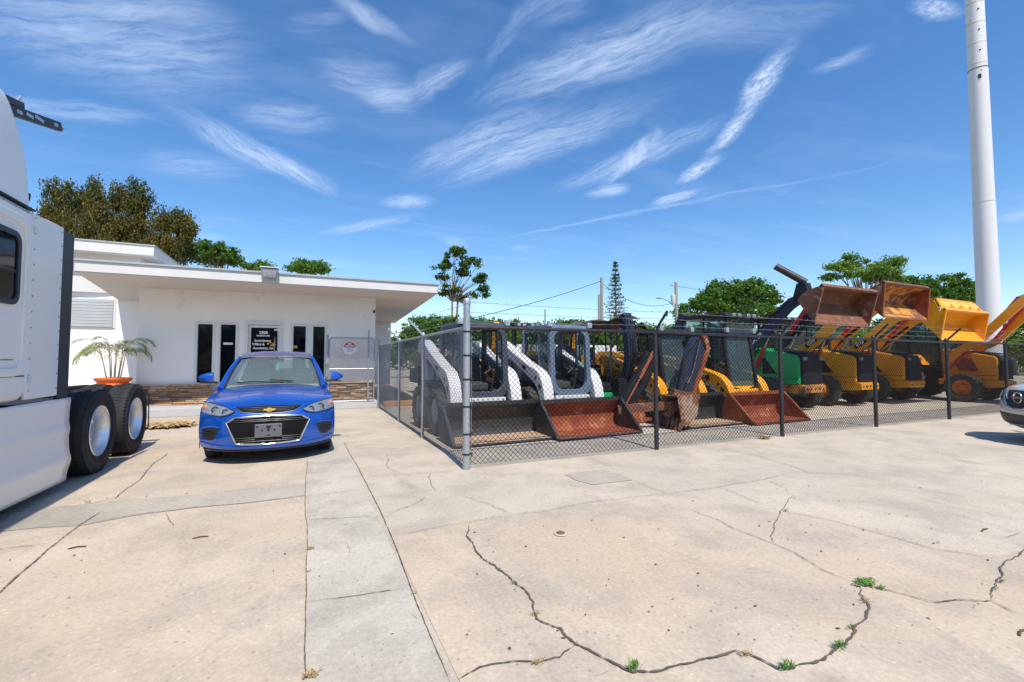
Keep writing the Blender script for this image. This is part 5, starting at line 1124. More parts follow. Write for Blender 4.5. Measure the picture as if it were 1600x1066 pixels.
        if txt:
            i = 13; p, q = Vector((P[i+2][0], P[i+2][1])), Vector((P[i-3][0], P[i-3][1])); mid = (p+q)/2; d = q-p; a = math.atan2(d.y, -d.x)
            mt = Matrix(((0, 0, sx*1.0, sx*.662), (1.0 if sx > 0 else -1.0, 0, 0, mid.x), (0, 1, 0, mid.y), (0, 0, 0, 1)))
            if txt[1]:
                bb = MB(); u = d.normalized(); n_ = Vector((-u.y, u.x)); hl = txt[2]*len(txt[0])*.36; bb.prism([tuple(mid-u*hl-n_*.07), tuple(mid-u*hl+n_*.07), tuple(mid+u*hl+n_*.07), tuple(mid+u*hl-n_*.07)], 'x', sx*.661, sx*.664); bb.build('decal', 'decal_black', la, smooth=0)
                mt.translation.x = sx*.666
            text(txt[0], txt[2], 'decal_white', la, mt @ Matrix.Rotation(a if sx < 0 else -a, 4, 'Z'), bold=.004, depth=.001)
    m = MB(); q = P[2]; m.tube([(-.56, q[0], q[1]), (.56, q[0], q[1])], .06, 10); m.build('cross_tube', armm, t, smooth=50)
    bucket(t, bw, bh, bd, *bkm[:3], name='bucket', ang=bang_, at=bat, side=bkm[3] if len(bkm) > 3 else None, teeth=0, ribs=ribs)
    if aft:      # folded digging arm behind the cab
        m = MB(); P2 = smooth_path([(4.5, .7, .3), (4.75, 1.6, .34), (4.6, 2.4, .30), (4.35, 3.0, .22)], 12); path_plate(m, [(p[0], p[1]) for p in P2], [p[2] for p in P2], -.12, .12); bo = m.build('rear_boom', armm, t, smooth=20)
        m = MB(); m.bar((0, 4.35, 3.0), (0, 5.2, 1.2), .2, .26); m.build('rear_dipper', armm, bo, smooth=0, bevel=.02)
        m = MB(); m.prism([(5.1, 1.25), (5.5, 1.15), (5.6, .75), (5.2, .6), (4.95, .85)], 'x', -.3, .3); m.build('rear_bucket', 'rust_brown', bo, smooth=0)
    if extras: extras(t)
    return t
A_UP = [(-.30, 2.84, .17), (-.12, 2.92, .24), (.2, 2.76, .30), (.7, 2.25, .30), (1.3, 1.75, .27), (1.95, 1.35, .24)]
def green_extra(t):
    m = MB(); m.tube([(-.90, -.50, 3.30), (-1.30, .02, 3.78)], .085, 14); m.tube([(-.90, -.50, 3.20), (-1.25, -.03, 3.65)], .02, 6); m.build('spare_cylinder', 'steel_dark', t, smooth=50)
    m = MB(); m.prism([(-.62, 3.0), (-.2, 2.9), (-.32, 3.30), (-.55, 3.30)], 'x', -1.02, -.80); m.build('cylinder_bracket', 'machine_black', t, smooth=0, bevel=.02)
    m = MB()
    for k in range(4): m.tube([(-.66, 1.3-k*.02, 1.85), (-.67, .7, 2.45+k*.03), (-.68, .1, 2.92), (-.66, -.3, 2.9+.02*k), (-.6, -.6, 2.75)], .013, 5)
    m.build('hose', 'hose', t)
def spill(t):
    m = MB(); y0, z0, y1, z1 = -1.31, 2.83, -1.11, 3.16
    m.hexa([(-1.32, y0, z0), (1.32, y0, z0), (1.32, y0+.03, z0-.01), (-1.32, y0+.03, z0-.01)], [(-1.1, y1, z1), (1.1, y1, z1), (1.1, y1+.03, z1), (-1.1, y1+.03, z1)])
    m.hexa([(-1.1, y1, z1-.01), (1.1, y1, z1-.01), (1.1, y1+.4, z1-.02), (-1.1, y1+.4, z1-.02)], [(-1.1, y1, z1+.015), (1.1, y1, z1+.015), (1.1, y1+.4, z1+.01), (-1.1, y1+.4, z1+.01)])
    sg = m.build('spill_guard', 'machine_yellow', t, smooth=0)
    for k in range(4):
        x = -.84+k*.56; m = MB(); m.add([(x-.2, y0-.001, z0+.02), (x+.2, y0-.001, z0+.02), (x+.13, y1-.001, z1-.02), (x-.13, y1-.001, z1-.02), (x, (y0+y1)/2-.12, (z0+z1)/2)], [(0, 1, 4), (1, 2, 4), (2, 3, 4), (3, 0, 4)]); m.build('gusset', 'machine_yellow', sg, smooth=0)
    m = MB(); m.prism([(-.75, 2.5), (-1.23, 2.8), (-1.11, 3.1), (-.75, 2.95)], 'x', -1.30, -1.28); m.build('end_plate', 'machine_yellow', sg, smooth=0); m = MB(); m.prism([(-.75, 2.5), (-1.23, 2.8), (-1.11, 3.1), (-.75, 2.95)], 'x', 1.28, 1.30); m.build('end_plate', 'machine_yellow', sg, smooth=0)
BK = dict(bat=(0, -.60, 2.55), bang_=R(14))
g1 = backhoe('green backhoe loader with black arms holding a rusty brown bucket overhead', 12.25, 7.45, 0, 'machine_green', 'machine_black', 'boom_navy', ('rust_brown', 'rust_brown', 'rust_brown', 'rust_brown'), A_UP, R(55), (0, -.40, 2.86), txt=('310K EP', False, .17), extras=green_extra, rimm='machine_wheel_orange', bumper='worn_yellow', bh=.66, bd=.74)
g2 = backhoe('yellow backhoe loader with black grille, second in the row, dark rusty bucket raised', 15.0, 7.55, 0, 'machine_yellow', 'machine_black', 'machine_yellow', ('rust_brown', 'worn_yellow', 'worn_yellow', 'rust_red'), A_UP, R(46), (0, -.50, 3.06), txt=('420F', True, .15), cab='cab', bh=.66, bd=.76)
g3 = backhoe('yellow backhoe loader with a clean yellow bucket raised, left of the orange one', 17.75, 7.6, 0, 'machine_yellow', 'machine_black', 'machine_yellow', ('machine_yellow', 'machine_yellow', 'machine_yellow'), [(-.68, 2.52, .17), (-.40, 2.72, .24), (.12, 2.72, .30), (.7, 2.25, .30), (1.3, 1.75, .27), (1.95, 1.35, .24)], R(50), (0, -.80, 2.50), txt=('416F', True, .15), bw=2.65, bh=.62, bd=.70, extras=spill)
A_UP4 = [(-1.75, 3.48, .17), (-1.4, 3.52, .22), (-.7, 3.20, .24), (-.05, 2.50, .24), (.4, 1.97, .22), (.80, 1.72, .22), (1.15, 1.35, .2)]
g4 = backhoe('orange backhoe loader with orange wheel rims, last in the row by the silver car', 20.45, 6.35, 0, 'machine_orange', 'machine_black', 'machine_orange', ('machine_orange', 'rust_brown', 'rust_brown', 'rust_brown'), A_UP4, R(10), (0, -1.75, 3.35), side_vent=True, rimm='machine_wheel_orange', bw=2.3, wheels=(.47, .70), cs=-.72, bumper='machine_orange')
# canopy backhoe farther back
f1 = backhoe('yellow backhoe loader with a long grey canopy, behind the skid steers', 11.6, 13.4, 0, 'machine_yellow', 'machine_black', 'machine_yellow', ('machine_yellow', 'machine_yellow', 'rust_brown'), [(-.9, .55, .2), (-.6, 1.0, .24), (0, 1.35, .28), (.7, 1.55, .26), (1.3, 1.6, .24), (1.95, 1.5, .22)], R(0), (0, -.9, .1), cab='open', roof='cab_charcoal', bw=2.2)
for o_ in [c for c in bpy.data.objects if c.parent == f1 and c.name.startswith('cab')]:
    for q in [c for c in bpy.data.objects if c.parent == o_ and c.name.startswith('cab_roof')]: q.scale = (1.5, 1.0, 1.0)
m = MB(); m.tube([(-.9, 1.9, 2.82), (-.9, 1.9, 2.98)], .07, 10); m.build('beacon', 'amber', f1)
f2 = backhoe('dark yellow backhoe loader mostly hidden behind the mini excavator', 8.2, 13.6, R(8), 'machine_yellow', 'machine_black', 'machine_yellow', ('machine_yellow', 'machine_yellow', 'rust_brown'), [(-.9, .55, .2), (-.6, 1.0, .24), (0, 1.35, .28), (.7, 1.55, .26), (1.3, 1.6, .24), (1.95, 1.5, .22)], R(0), (0, -.9, .1), cab='open', roof='machine_black', bw=2.2)

# ---- things deep in the yard, behind the side fence
q = G(700, 600); bt = thing('beige_tank', 'beige box tank on a dark trailer seen through the side fence', 'tank', (5.2, 17.5, 0))
m = MB(); m.prism([(-1.2, 1.05), (1.2, 1.05), (1.3, 1.4), (1.2, 1.85), (-1.2, 1.85), (-1.3, 1.4)], 'x', -1.1, 1.1); m.build('tank_body', 'beige_paint', bt, smooth=0, bevel=.08)
m = MB(); m.box(-1.15, 1.15, -1.5, 1.6, .45, 1.03); tr_ = m.build('trailer_bed', 'steel_dark', bt, smooth=0, bevel=.02)
for x in (-.9, .9): wheel(bt, x, .3, .36, .22, 'far_white', 1 if x > 0 else -1, 12)
m = MB(); m.bar((0, -1.5, .55), (0, -2.6, .5), .1); m.tube([(0, -2.5, .0), (0, -2.5, .55)], .03, 6); m.build('drawbar', 'steel_dark', bt)
m = MB(); m.grid(lambda u, v: (-1.2+2.4*u, -1.3+2.6*v, 1.90+.05*math.sin(u*9+v*4)), 14, 10); m.build('tarp', 'blue_tarp', bt, smooth=60, solid=.02)
tb = thing('parking_bumper', 'orange painted kerb on the ground behind the side fence', 'kerb', (3.3, 13.5, 0)); m = MB(); m.box(-1.2, 1.5, -.08, .10, 0, .16); m.build('bar', 'wood_orange', tb, smooth=0, bevel=.02)
wt_ = thing('box_trailer', 'long white box trailer far behind the machines', 'trailer', (15, 26, 0), R(-5))
m = MB(); m.box(-4.5, 4.5, -1.2, 1.2, .9, 2.35); m.build('trailer_box', 'far_white', wt_, smooth=0, bevel=.03)
m = MB()
for k in range(26): m.box(-4.4+k*.345, -4.36+k*.345, -1.22, -1.201, .95, 2.3)
m.build('side_rib', 'galv', wt_, smooth=0)
for x in (-3.2, 3.2): wheel(wt_, x, -1.0, .45, .3, 'galv', -1, 12)
# ================================================================ CARS
def car_body(t, paint, prof, W, L, roof, belt, kplan=.42, pw=3.0, wheel_y=(.85, 3.38), wr=.31, tyrew=.20, arch=.36, glass='windscreen'):
    """front at y=0 looking to -y. prof: rows (y, z, halfwidth, plan set-back, crown) from the bumper foot up to the cowl"""
    rows = catmull(prof, 46); NU = 49
    def pt(u, row): y, z, w, k, c = row; a = abs(u); return (u*w, y+k*a**pw, z-c*u*u)
    m = MB(); vs = []; 
    for r_ in rows:
        for i in range(NU): vs.append(pt(-1+2*i/(NU-1), r_))
    fs = [(j*NU+i, j*NU+i+1, (j+1)*NU+i+1, (j+1)*NU+i) for j in range(len(rows)-1) for i in range(NU-1)]
    m.add(vs, fs)
    nose = [r_ for r_ in rows if r_[1] < prof[6][1]]
    edge = [pt(1, r_) for r_ in rows]
    # top edge of the flank
    k0 = next(i for i, r_ in enumerate(rows) if r_[1] >= prof[6][1]-.01)
    top = edge[k0:]; tail = [(W*.985, L*.55, belt+.00), (W*.99, L*.72, belt+.02), (W*.97, L*.88, belt+.02), (W*.93, L*.985, belt-.05)]
    top = top+tail
    def ztop(y):
        for a, b in zip(top, top[1:]):
            if a[1] <= y <= b[1]: f = (y-a[1])/(b[1]-a[1]+1e-9); return a[2]+(b[2]-a[2])*f, a[0]+(b[0]-a[0])*f
        return (top[0][2], top[0][0]) if y < top[0][1] else (top[-1][2], top[-1][0])
    y0 = edge[0][1]; y0 = kplan+.02
    for sx in (-1, 1):
        def side(u, v):
            y = y0+(L-.04-y0)*u; zt, xt = ztop(y); zb = .20
            for wy in wheel_y:
                d = abs(y-wy)
                if d < arch: zb = max(zb, wr+math.sqrt(arch*arch-d*d))
            zb = min(zb, zt-.02); z = zb+(zt-zb)*v; tt = (z-.2)/(zt-.2+1e-6)
            full = W*(1-.03*((tt-.45)/.55)**2) if tt < .8 else None
            xs_ = W*(1-.012*((tt-.45)/.45)**2); f = max(0, (tt-.72)/.28); x = xs_*(1-f*f)+xt*f*f
            if y < y0+.25: q = (y0+.25-y)/.25; x = x*(1-q*q)+ (W-.005)*q*q if tt < .9 else x
            if y > L-.3: x -= .10*((y-L+.3)/.3)**2
            return (sx*x, y, z)
        m.grid(side, 150, 16, flip=sx > 0)
    # rear
    m.grid(lambda u, v: ((-1+2*u)*(W-.10), L-.04+.06*math.cos((u-.5)*2.6)*math.sin(v*2.6), .22+v*(belt-.27)), 13, 9)
    b = m.build('body', paint, t, smooth=40)
    hs_ = prof[-1]; cy, cz, cw = hs_[0], hs_[1], hs_[2]
    ry0, ry1, rz, rw = roof
    # roof and pillars
    m = MB(); m.grid(lambda u, v: ((-1+2*u)*rw*(1-.04*v), ry0+(ry1-ry0)*v, rz+.105*math.sin(math.pi*min(v*.9, 1))-.045*(abs(-1+2*u))**2.6-.03*v*v), 21, 17)
    re_ = (ry1, rz-.05)
    for sx in (-1, 1):
        P0 = [(sx*(cw-.01), cy-.05, cz-.075), (sx*(cw-.07), cy+(ry0-cy)*.5, cz+(rz-cz)*.52-.05), (sx*rw, ry0, rz-.045)]
        m.tube([tuple(q) for q in catmull(P0, 8)], [.04, .036, .034, .033, .032, .031, .03, .03], 8)
        m.tube([(sx*rw, ry0, rz-.045), (sx*rw*.985, (ry0+ry1)/2, rz-.04), (sx*rw*.96, ry1, rz-.085), (sx*(W-.16), L-.45, belt+.02)], .034, 8)
        m.bar((sx*(rw-.015), (ry0+ry1)*.48, rz-.07), (sx*(W-.07), (ry0+ry1)*.5, belt), .05, .09, up=(0, 1, 0))
        m.tube([(sx*(W-.035), cy+.1, belt-.02), (sx*(W-.03), L*.6, belt+.0), (sx*(W-.08), L-.4, belt+.02)], .022, 6)
    rf = m.build('roof', paint, t, smooth=40)
    def ws(u, v):
        y = cy-.03+(ry0-cy+.03)*v; z = cz-.012+(rz-.012-cz)*v; w = (cw-.05)+(rw-.02-cw+.05)*v; a = -1+2*u
        return (a*w, y+.10*a*a*(1-.5*v)-.05*(1-v), z+.035*math.sin(math.pi*v)-(.075 if v < 1 else .045)*a*a*(1-.4*v))
    m = MB(); m.grid(ws, 21, 13); w_ = m.build('windscreen', glass, t, smooth=60)
    m = MB(); m.tube([Vector(ws(i/20, 0))+Vector((0, 0, .004)) for i in range(21)], .016, 6); m.tube([Vector(ws(0, i/12)) for i in range(13)], .012, 6); m.tube([Vector(ws(1, i/12)) for i in range(13)], .012, 6); m.tube([Vector(ws(i/20, 1)) for i in range(21)], .012, 6); m.build('windscreen_seal', 'plastic_black', w_)
    for sx in (-1, 1):
        m = MB(); m.add([(sx*(cw-.03), cy+.15, belt+.0), (sx*(W-.05), L*.55, belt), (sx*(W-.10), L-.55, belt+.02), (sx*rw*.97, ry1-.05, rz-.10), (sx*rw, ry0+.05, rz-.07)], [(0, 1, 2, 3, 4) if sx > 0 else (4, 3, 2, 1, 0)]); m.build('side_window', glass, t, smooth=0)
    m = MB(); m.grid(lambda u, v: ((-1+2*u)*(rw*.93+(W-.22-rw*.93)*v), ry1-.02+(L-.28-ry1)*v, rz-.07+(belt+.03-rz)*v), 7, 5); m.build('rear_window', glass, t, smooth=60)
    m = MB(); m.grid(lambda u, v: ((-1+2*u)*(W-.2), L-.30+.26*v, belt+.02-.03*v), 5, 3); m.build('boot_lid', paint, t, smooth=60)
    # floor and inner
    m = MB(); m.box(-W+.12, W-.12, .5, L-.2, .17, .3); m.build('underbody', 'plastic_black', t, smooth=0)
    for wy in wheel_y:
        for sx in (-1, 1):
            m = MB(); m.lathe([(wr*.66, -tyrew/2*.8), (wr*.80, -tyrew/2), (wr*.97, -tyrew/2*.85), (wr, -tyrew/2*.6), (wr, tyrew/2*.6), (wr*.97, tyrew/2*.85), (wr*.80, tyrew/2), (wr*.66, tyrew/2*.8), (wr*.66, -tyrew/2*.8)], (0, 0, 0), 'x', 36)
            o = m.build('wheel', 'rubber', t, smooth=40); o.location = (sx*(W-tyrew/2-.025), wy, wr)
            m = MB(); s = sx; m.lathe([(wr*.67, s*tyrew*.42), (wr*.62, s*tyrew*.36), (wr*.60, -s*tyrew*.1)], (0, 0, 0), 'x', 30)
            for k in range(10):
                a = k*math.pi/5; m.bar((s*tyrew*.38, wr*.10*math.cos(a), wr*.10*math.sin(a)), (s*tyrew*.40, wr*.63*math.cos(a), wr*.63*math.sin(a)), .03, .02, up=(1, 0, 0))
            m.lathe([(wr*.16, s*tyrew*.3), (wr*.15, s*tyrew*.44), (0, s*tyrew*.45)], (0, 0, 0), 'x', 16); m.build('rim', 'polished_alloy', o, smooth=40)
    def nose_y(x, z):      # y of the nose skin at x, z
        rr_ = rows; j = min(range(k0+1), key=lambda i: abs(rows[i][1]-z)); a, b = rows[max(j-1, 0)], rows[min(j+1, len(rows)-1)]
        f = 0 if abs(b[1]-a[1]) < 1e-6 else min(max((z-a[1])/(b[1]-a[1]), 0), 1); r_ = a+(b-a)*f
        return r_[0]+r_[3]*min(abs(x)/r_[2], 1)**pw
    def surf(x, yz):       # general: point on skin rows by v index fraction
        pass
    return nose_y, rows, pt, ws
def patch_(m, xs, zb, zt, ny, off, nz=7):
    """skin patch lying off metres in front of the nose; zb and zt are functions of x"""
    k = len(xs); vs = []
    for j in range(nz):
        for x in xs: z = zb(x)+(zt(x)-zb(x))*j/(nz-1); vs.append((x, ny(x, z)-off, z))
    m.add(vs, [(j*k+i, j*k+i+1, (j+1)*k+i+1, (j+1)*k+i) for j in range(nz-1) for i in range(k-1)])
def poly_fn(P):
    def f(x):
        for a, b in zip(P, P[1:]):
            if a[0] <= x <= b[0]: return a[1]+(b[1]-a[1])*(x-a[0])/(b[0]-a[0]+1e-9)
        return P[0][1] if x < P[0][0] else P[-1][1]
    return f
def lin(a, b, n): return [a+(b-a)*i/(n-1) for i in range(n)]
def outline(m, P, ny, off, r, closed=True, per=8):
    Q = P+[P[0]] if closed else P; pts = []
    for a, b in zip(Q, Q[1:]):
        for i in range(per): f = i/per; x, z = a[0]+(b[0]-a[0])*f, a[1]+(b[1]-a[1])*f; pts.append((x, ny(x, z)-off, z))
    x, z = Q[-1]; pts.append((x, ny(x, z)-off, z)); m.tube(pts, r, 6)
car = thing('hatchback_car', 'bright blue car with a gold badge and no licence plate before the office', 'car', (-.415, 6.66, 0), R(.5))
PR = [(.11, .17, .78, .36, 0), (.035, .225, .835, .40, 0), (.0, .33, .862, .42, 0), (-.005, .47, .868, .42, 0), (.018, .60, .866, .42, .0), (.055, .68, .86, .42, .0), (.12, .752, .85, .41, .01), (.25, .812, .842, .35, .025), (.48, .872, .83, .24, .045), (.78, .930, .81, .12, .06), (1.05, .975, .785, .05, .07), (1.20, 1.00, .75, .03, .075)]
ny, rows, ptf, wsf = car_body(car, 'car_blue', PR, .868, 4.04, (1.92, 3.35, 1.435, .575), .96); car.scale = (.955, 1, 1)
def mir(P): return [(-x, z) for x, z in P][::-1]
# hood creases and shut line
m = MB()
def hood_pt(x, y):
    best = None
    for a, b in zip(rows[18:], rows[19:]):
        for r_ in (a,):
            u = max(-1, min(1, x/r_[2])); p = ptf(u, r_); 
            if best is None or abs(p[1]-y) < best[0]: best = (abs(p[1]-y), p)
    return Vector(best[1])
for sx in (-1, 1):
    m.tube([hood_pt(sx*x, y)+Vector((0, 0, .001)) for x, y in ((.44, .22), (.60, .30), (.70, .45), (.745, .70), (.745, 1.0), (.72, 1.16))], .0035, 4)
m.tube([hood_pt(x, .16)+Vector((0, -.004, .0)) for x in lin(-.46, .46, 21)], .0035, 4)
m.build('hood_gap', 'seam_black', car)
for sx in (-1, 1):
    m = MB(); pts = [hood_pt(sx*x, y)+Vector((0, 0, -.003)) for x, y in ((.36, .30), (.42, .50), (.46, .75), (.50, 1.0), (.53, 1.14))]; m.tube([tuple(q) for q in catmull(pts, 14)], [.004+.009*math.sin(math.pi*i/13) for i in range(14)], 8); m.build('hood_crease', 'car_blue', car, smooth=60)
# upper grille with chrome lip
zt = poly_fn([(-.43, .742), (-.2, .755), (0, .758), (.2, .755), (.43, .742)]); zb = poly_fn([(-.43, .735), (-.30, .685), (-.15, .672), (0, .668), (.15, .672), (.30, .685), (.43, .735)])
m = MB(); patch_(m, lin(-.425, .425, 31), zb, zt, ny, .004); ug = m.build('grille', 'black_wire', car, smooth=0)
m = MB()
for z in (.695, .715, .735): outline(m, [(-.26-(z-.695)*2.5, z), (0, z+.004), (.26+(z-.695)*2.5, z)], ny, .010, .0045, False)
m.build('grille_bar', 'steel_dark', ug)
m = MB(); outline(m, [(-.44, .748), (-.31, .680), (-.15, .664), (0, .660), (.15, .664), (.31, .680), (.44, .748)], ny, .008, .0075, False); m.build('grille_trim', 'chrome', ug)
m = MB(); BS = .80
bow = [(-.10, .692), (-.085, .722), (-.038, .722), (-.036, .738), (.036, .738), (.038, .722), (.098, .722), (.085, .692), (.038, .692), (.036, .674), (-.036, .674), (-.038, .692)]
y_ = ny(0, .70)-.03; m.prism([(x*BS, .706+(z-.706)*BS) for x, z in bow], 'y', y_-.008, y_+.02); m.build('badge', 'gold', car, smooth=0, bevel=.004)
# lower grille
zt = poly_fn([(-.50, .56), (-.40, .612), (0, .622), (.40, .612), (.50, .56)]); zb = poly_fn([(-.50, .54), (-.37, .29), (0, .275), (.37, .29), (.50, .54)])
m = MB(); patch_(m, lin(-.498, .498, 41), zb, zt, ny, .004, 13); lg = m.build('lower_grille', 'black_wire', car, smooth=0)
m = MB()
for z, hx in ((.585, .44), (.565, .47), (.36, .40), (.335, .385), (.31, .37)): outline(m, [(-hx, z), (0, z+.004), (hx, z)], ny, .012, .006, False)
m.build('grille_bar', 'black_paint', lg)
m = MB(); outline(m, [(-.51, .555), (-.405, .620), (0, .631), (.405, .620), (.51, .555), (.38, .285), (0, .268), (-.38, .285)], ny, .012, .0125); m.build('grille_trim', 'chrome', lg, smooth=60)
m = MB(); y_ = ny(0, .42)-.035; m.box(-.165, .165, y_, y_+.02, .36, .535); pl2 = m.build('plate_holder', 'plate_grey', car, smooth=0, bevel=.008)
m = MB(); m.box(-.03, .03, y_-.003, y_-.001, .485, .510); m.box(-.013, .013, y_-.003, y_-.001, .44, .484); m.box(-.02, .02, y_-.003, y_-.001, .385, .397)
for x, z in ((-.135, .50), (.135, .50), (-.075, .455), (.075, .455)): m.lathe([(0, 0), (.011, 0), (.013, .004)], (x, y_-.004, z), 'y', 10)
m.build('plate_slot', 'seam_black', pl2)
for sx in (-1, 1):
    # headlights: wrapped lamp, drawn on the skin between z lines
    def hx(x): return sx*x
    xs_ = lin(.42, .845, 26); ztl = poly_fn([(.42, .700), (.50, .738), (.62, .768), (.75, .795), (.845, .80)]); zbl = poly_fn([(.42, .692), (.50, .652), (.60, .640), (.72, .652), (.845, .675)])
    def skin(x, z):       # on nose and hood edge rows
        b = None
        for r_ in rows[8:34]:
            u = min(x/r_[2], 1); p = ptf(u, r_)
            if b is None or abs(p[2]-z) < b[0]: b = (abs(p[2]-z), p[1])
        return b[1]
    m = MB(); k = len(xs_); vs = []; NZ = 9
    for j in range(NZ):
        for x in xs_: z = zbl(x)+(ztl(x)-zbl(x))*j/(NZ-1); vs.append((sx*x, skin(x, z)-.012, z))
    fs = [(j*k+i, j*k+i+1, (j+1)*k+i+1, (j+1)*k+i) for j in range(NZ-1) for i in range(k-1)]
    m.mat('lamp_silver').add(vs, fs if sx > 0 else [f[::-1] for f in fs]); hl = m.build('headlight', None, car, smooth=60)
    m = MB(); m.add([(v[0]*1.001, v[1]-.012, v[2]) for v in vs], fs if sx > 0 else [f[::-1] for f in fs]); m.build('headlight_glass', 'lamp_glass', hl, smooth=60)
    m = MB()
    for x, z, r_ in ((.66, .712, .048), (.53, .69, .040)):
        y = skin(x, z); m.mat('plastic_black').lathe([(r_*.62, -.016), (r_*1.02, -.018), (r_*1.10, -.012)], (sx*x, y, z), 'y', 18); m.mat('chrome').lathe([(r_*.98, -.018), (r_*1.12, -.021), (r_*1.14, -.012)], (sx*x, y, z), 'y', 18); m.mat('lamp_glass').ball((sx*x, y-.006, z), r_*.62, 10)
    m.build('lamp_lens', None, hl, smooth=60)
    m = MB(); m.ball((sx*.80, skin(.80, .74)-.008, .74), (.028, .02, .03), 8); m.build('turn_signal', 'amber', hl, smooth=60)
    m = MB(); P = [(x, ztl(x)) for x in lin(.42, .845, 8)]+[(x, zbl(x)) for x in lin(.845, .42, 8)]; m.tube([(sx*x, skin(x, z)-.016, z) for x, z in P+[P[0]]], .006, 5); m.build('headlight_rim', 'plastic_black', hl)
    # fog lamp pocket
    xs2 = lin(.60, .815, 14); zt2 = poly_fn([(.60, .49), (.64, .50), (.815, .475)]); zb2 = poly_fn([(.60, .47), (.66, .34), (.74, .325), (.815, .365)])
    m = MB(); vs = []; k = len(xs2)
    for j in range(7):
        for x in xs2: z = zb2(x)+(zt2(x)-zb2(x))*j/6; vs.append((sx*x, ny(x, z)-.005, z))
    fs = [(j*k+i, j*k+i+1, (j+1)*k+i+1, (j+1)*k+i) for j in range(6) for i in range(k-1)]
    m.add(vs, fs if sx > 0 else [f[::-1] for f in fs]); fg = m.build('fog_lamp_pocket', 'plastic_black', car, smooth=60)
    m = MB()
    for z, a, b in ((.455, .645, .80), (.425, .66, .80), (.395, .67, .795), (.365, .68, .78)): m.tube([(sx*x, ny(x, z)-.011, z) for x in lin(a, b, 6)], .006, 5)
    m.build('pocket_slat', 'steel_dark', fg)
    m = MB(); m.tube([(sx*x, ny(x, z)-.008, z) for x, z in ((.585, .485), (.62, .508), (.70, .508), (.82, .485), (.835, .42))], .010, 6); m.build('pocket_lip', 'car_blue', fg)
    # mirrors
    m = MB(); m.grid(lambda u, v: (sx*(.86+.20*v), 1.34-.055*math.sin(math.pi*u*1.0)*math.sqrt(max(1-v*v, 0.0))-.0, 1.095+.085*(1-.35*v)*math.cos(math.pi*u)*math.sqrt(max(1-v**3, .02))), 13, 9)
    m.grid(lambda u, v: (sx*(.86+.20*v), 1.34+.05*math.sin(math.pi*u), 1.095+.085*(1-.35*v)*math.cos(math.pi*u)*math.sqrt(max(1-v**3, .02))), 13, 9)
    m.grid(lambda u, v: (sx*.86, 1.34-.055*math.sin(math.pi*u)*v+.05*math.sin(math.pi*u)*(1-v), 1.095+.085*math.cos(math.pi*u)), 9, 3)
    mi = m.build('wing_mirror', 'car_blue', car, smooth=50)
    m = MB(); m.bar((sx*.79, 1.36, 1.02), (sx*.90, 1.345, 1.03), .05, .03); m.box(min(sx*.86, sx*1.02), max(sx*.86, sx*1.02), 1.30, 1.37, 1.013, 1.028); m.build('mirror_foot', 'plastic_black', mi, smooth=0)
    m = MB(); m.tube([Vector(wsf(.5+sx*.03+(.12 if sx < 0 else -.02), .02))+Vector((0, -.015, .02)), Vector(wsf(.5+sx*.20, .07))+Vector((0, -.02, .022)), Vector(wsf(.5+sx*.05-.33 if sx < 0 else .5-.05, .10))+Vector((0, -.02, .02))], .008, 5); m.build('wiper', 'plastic_black', car)
    m = MB(); m.ball(hood_pt(sx*.25, 1.02)+Vector((0, 0, .004)), (.012, .014, .008), 6); m.build('washer_nozzle', 'plastic_black', car)
# lip
m = MB(); outline(m, [(-.80, .21), (-.5, .195), (0, .19), (.5, .195), (.80, .21)], ny, .004, .016, False); m.build('chin_lip', 'plastic_black', car, smooth=60)
m = MB(); outline(m, [(-.84, .30), (-.62, .262), (-.3, .245), (0, .242), (.3, .245), (.62, .262), (.84, .30)], ny, .010, .010, False); m.build('bumper_crease', 'car_blue', car, smooth=60)
# cabin
m = MB(); m.grid(lambda u, v: ((-1+2*u)*.66, 1.17+.50*v, .925+.05*math.sin(math.pi*v)), 9, 6); m.build('dashboard', 'interior_grey', car, smooth=60)
m = MB(); P = [(.34+.17*math.cos(a), 1.68-.05*math.sin(a), 1.02+.17*math.sin(a)) for a in lin(0, 2*math.pi, 25)]; m.tube(P, .014, 6); m.ball((.34, 1.68, 1.01), (.10, .03, .075), 8); m.build('steering_wheel', 'interior_dark', car, smooth=60)
for sx in (-1, 1):
    m = MB(); m.prism([(1.95, .55), (2.45, .55), (2.62, 1.18), (2.50, 1.22), (2.36, .72), (1.95, .70)], 'x', sx*.34-.23, sx*.34+.23); m.prism([(2.50, 1.22), (2.60, 1.22), (2.61, 1.37), (2.53, 1.37)], 'x', sx*.34-.11, sx*.34+.11); m.build('seat', 'interior_grey', car, smooth=30, bevel=.03)
m = MB(); m.prism([(3.05, .6), (3.25, 1.2), (3.35, 1.2), (3.4, .6)], 'x', -.6, .6); m.build('rear_seat', 'interior_grey', car, smooth=30, bevel=.03)
m = MB(); m.box(-.11, .11, 1.83, 1.86, 1.33, 1.39); m.tube([(0, 1.85, 1.385), (0, 1.90, 1.42)], .012, 6); m.build('rear_view_mirror', 'interior_dark', car, smooth=30, bevel=.01)
m = MB(); m.box(-.012, .034, 1.80, 1.805, 1.19, 1.30); m.tube([(.01, 1.80, 1.30), (.01, 1.84, 1.345)], .003, 4); m.build('hanging_tag', 'cyan_tag', car, smooth=0)
m = MB(); m.box(-.70, .70, 1.25, 3.5, .42, .55); m.build('cabin_floor', 'interior_grey', car, smooth=0)
m = MB(); 
for sx in (-1, 1): m.add([(sx*.80, 1.3, .5), (sx*.80, 3.4, .5), (sx*.80, 3.4, .95), (sx*.80, 1.3, .95)], [(0, 1, 2, 3)])
m.build('door_trim', 'interior_grey', car, smooth=0)

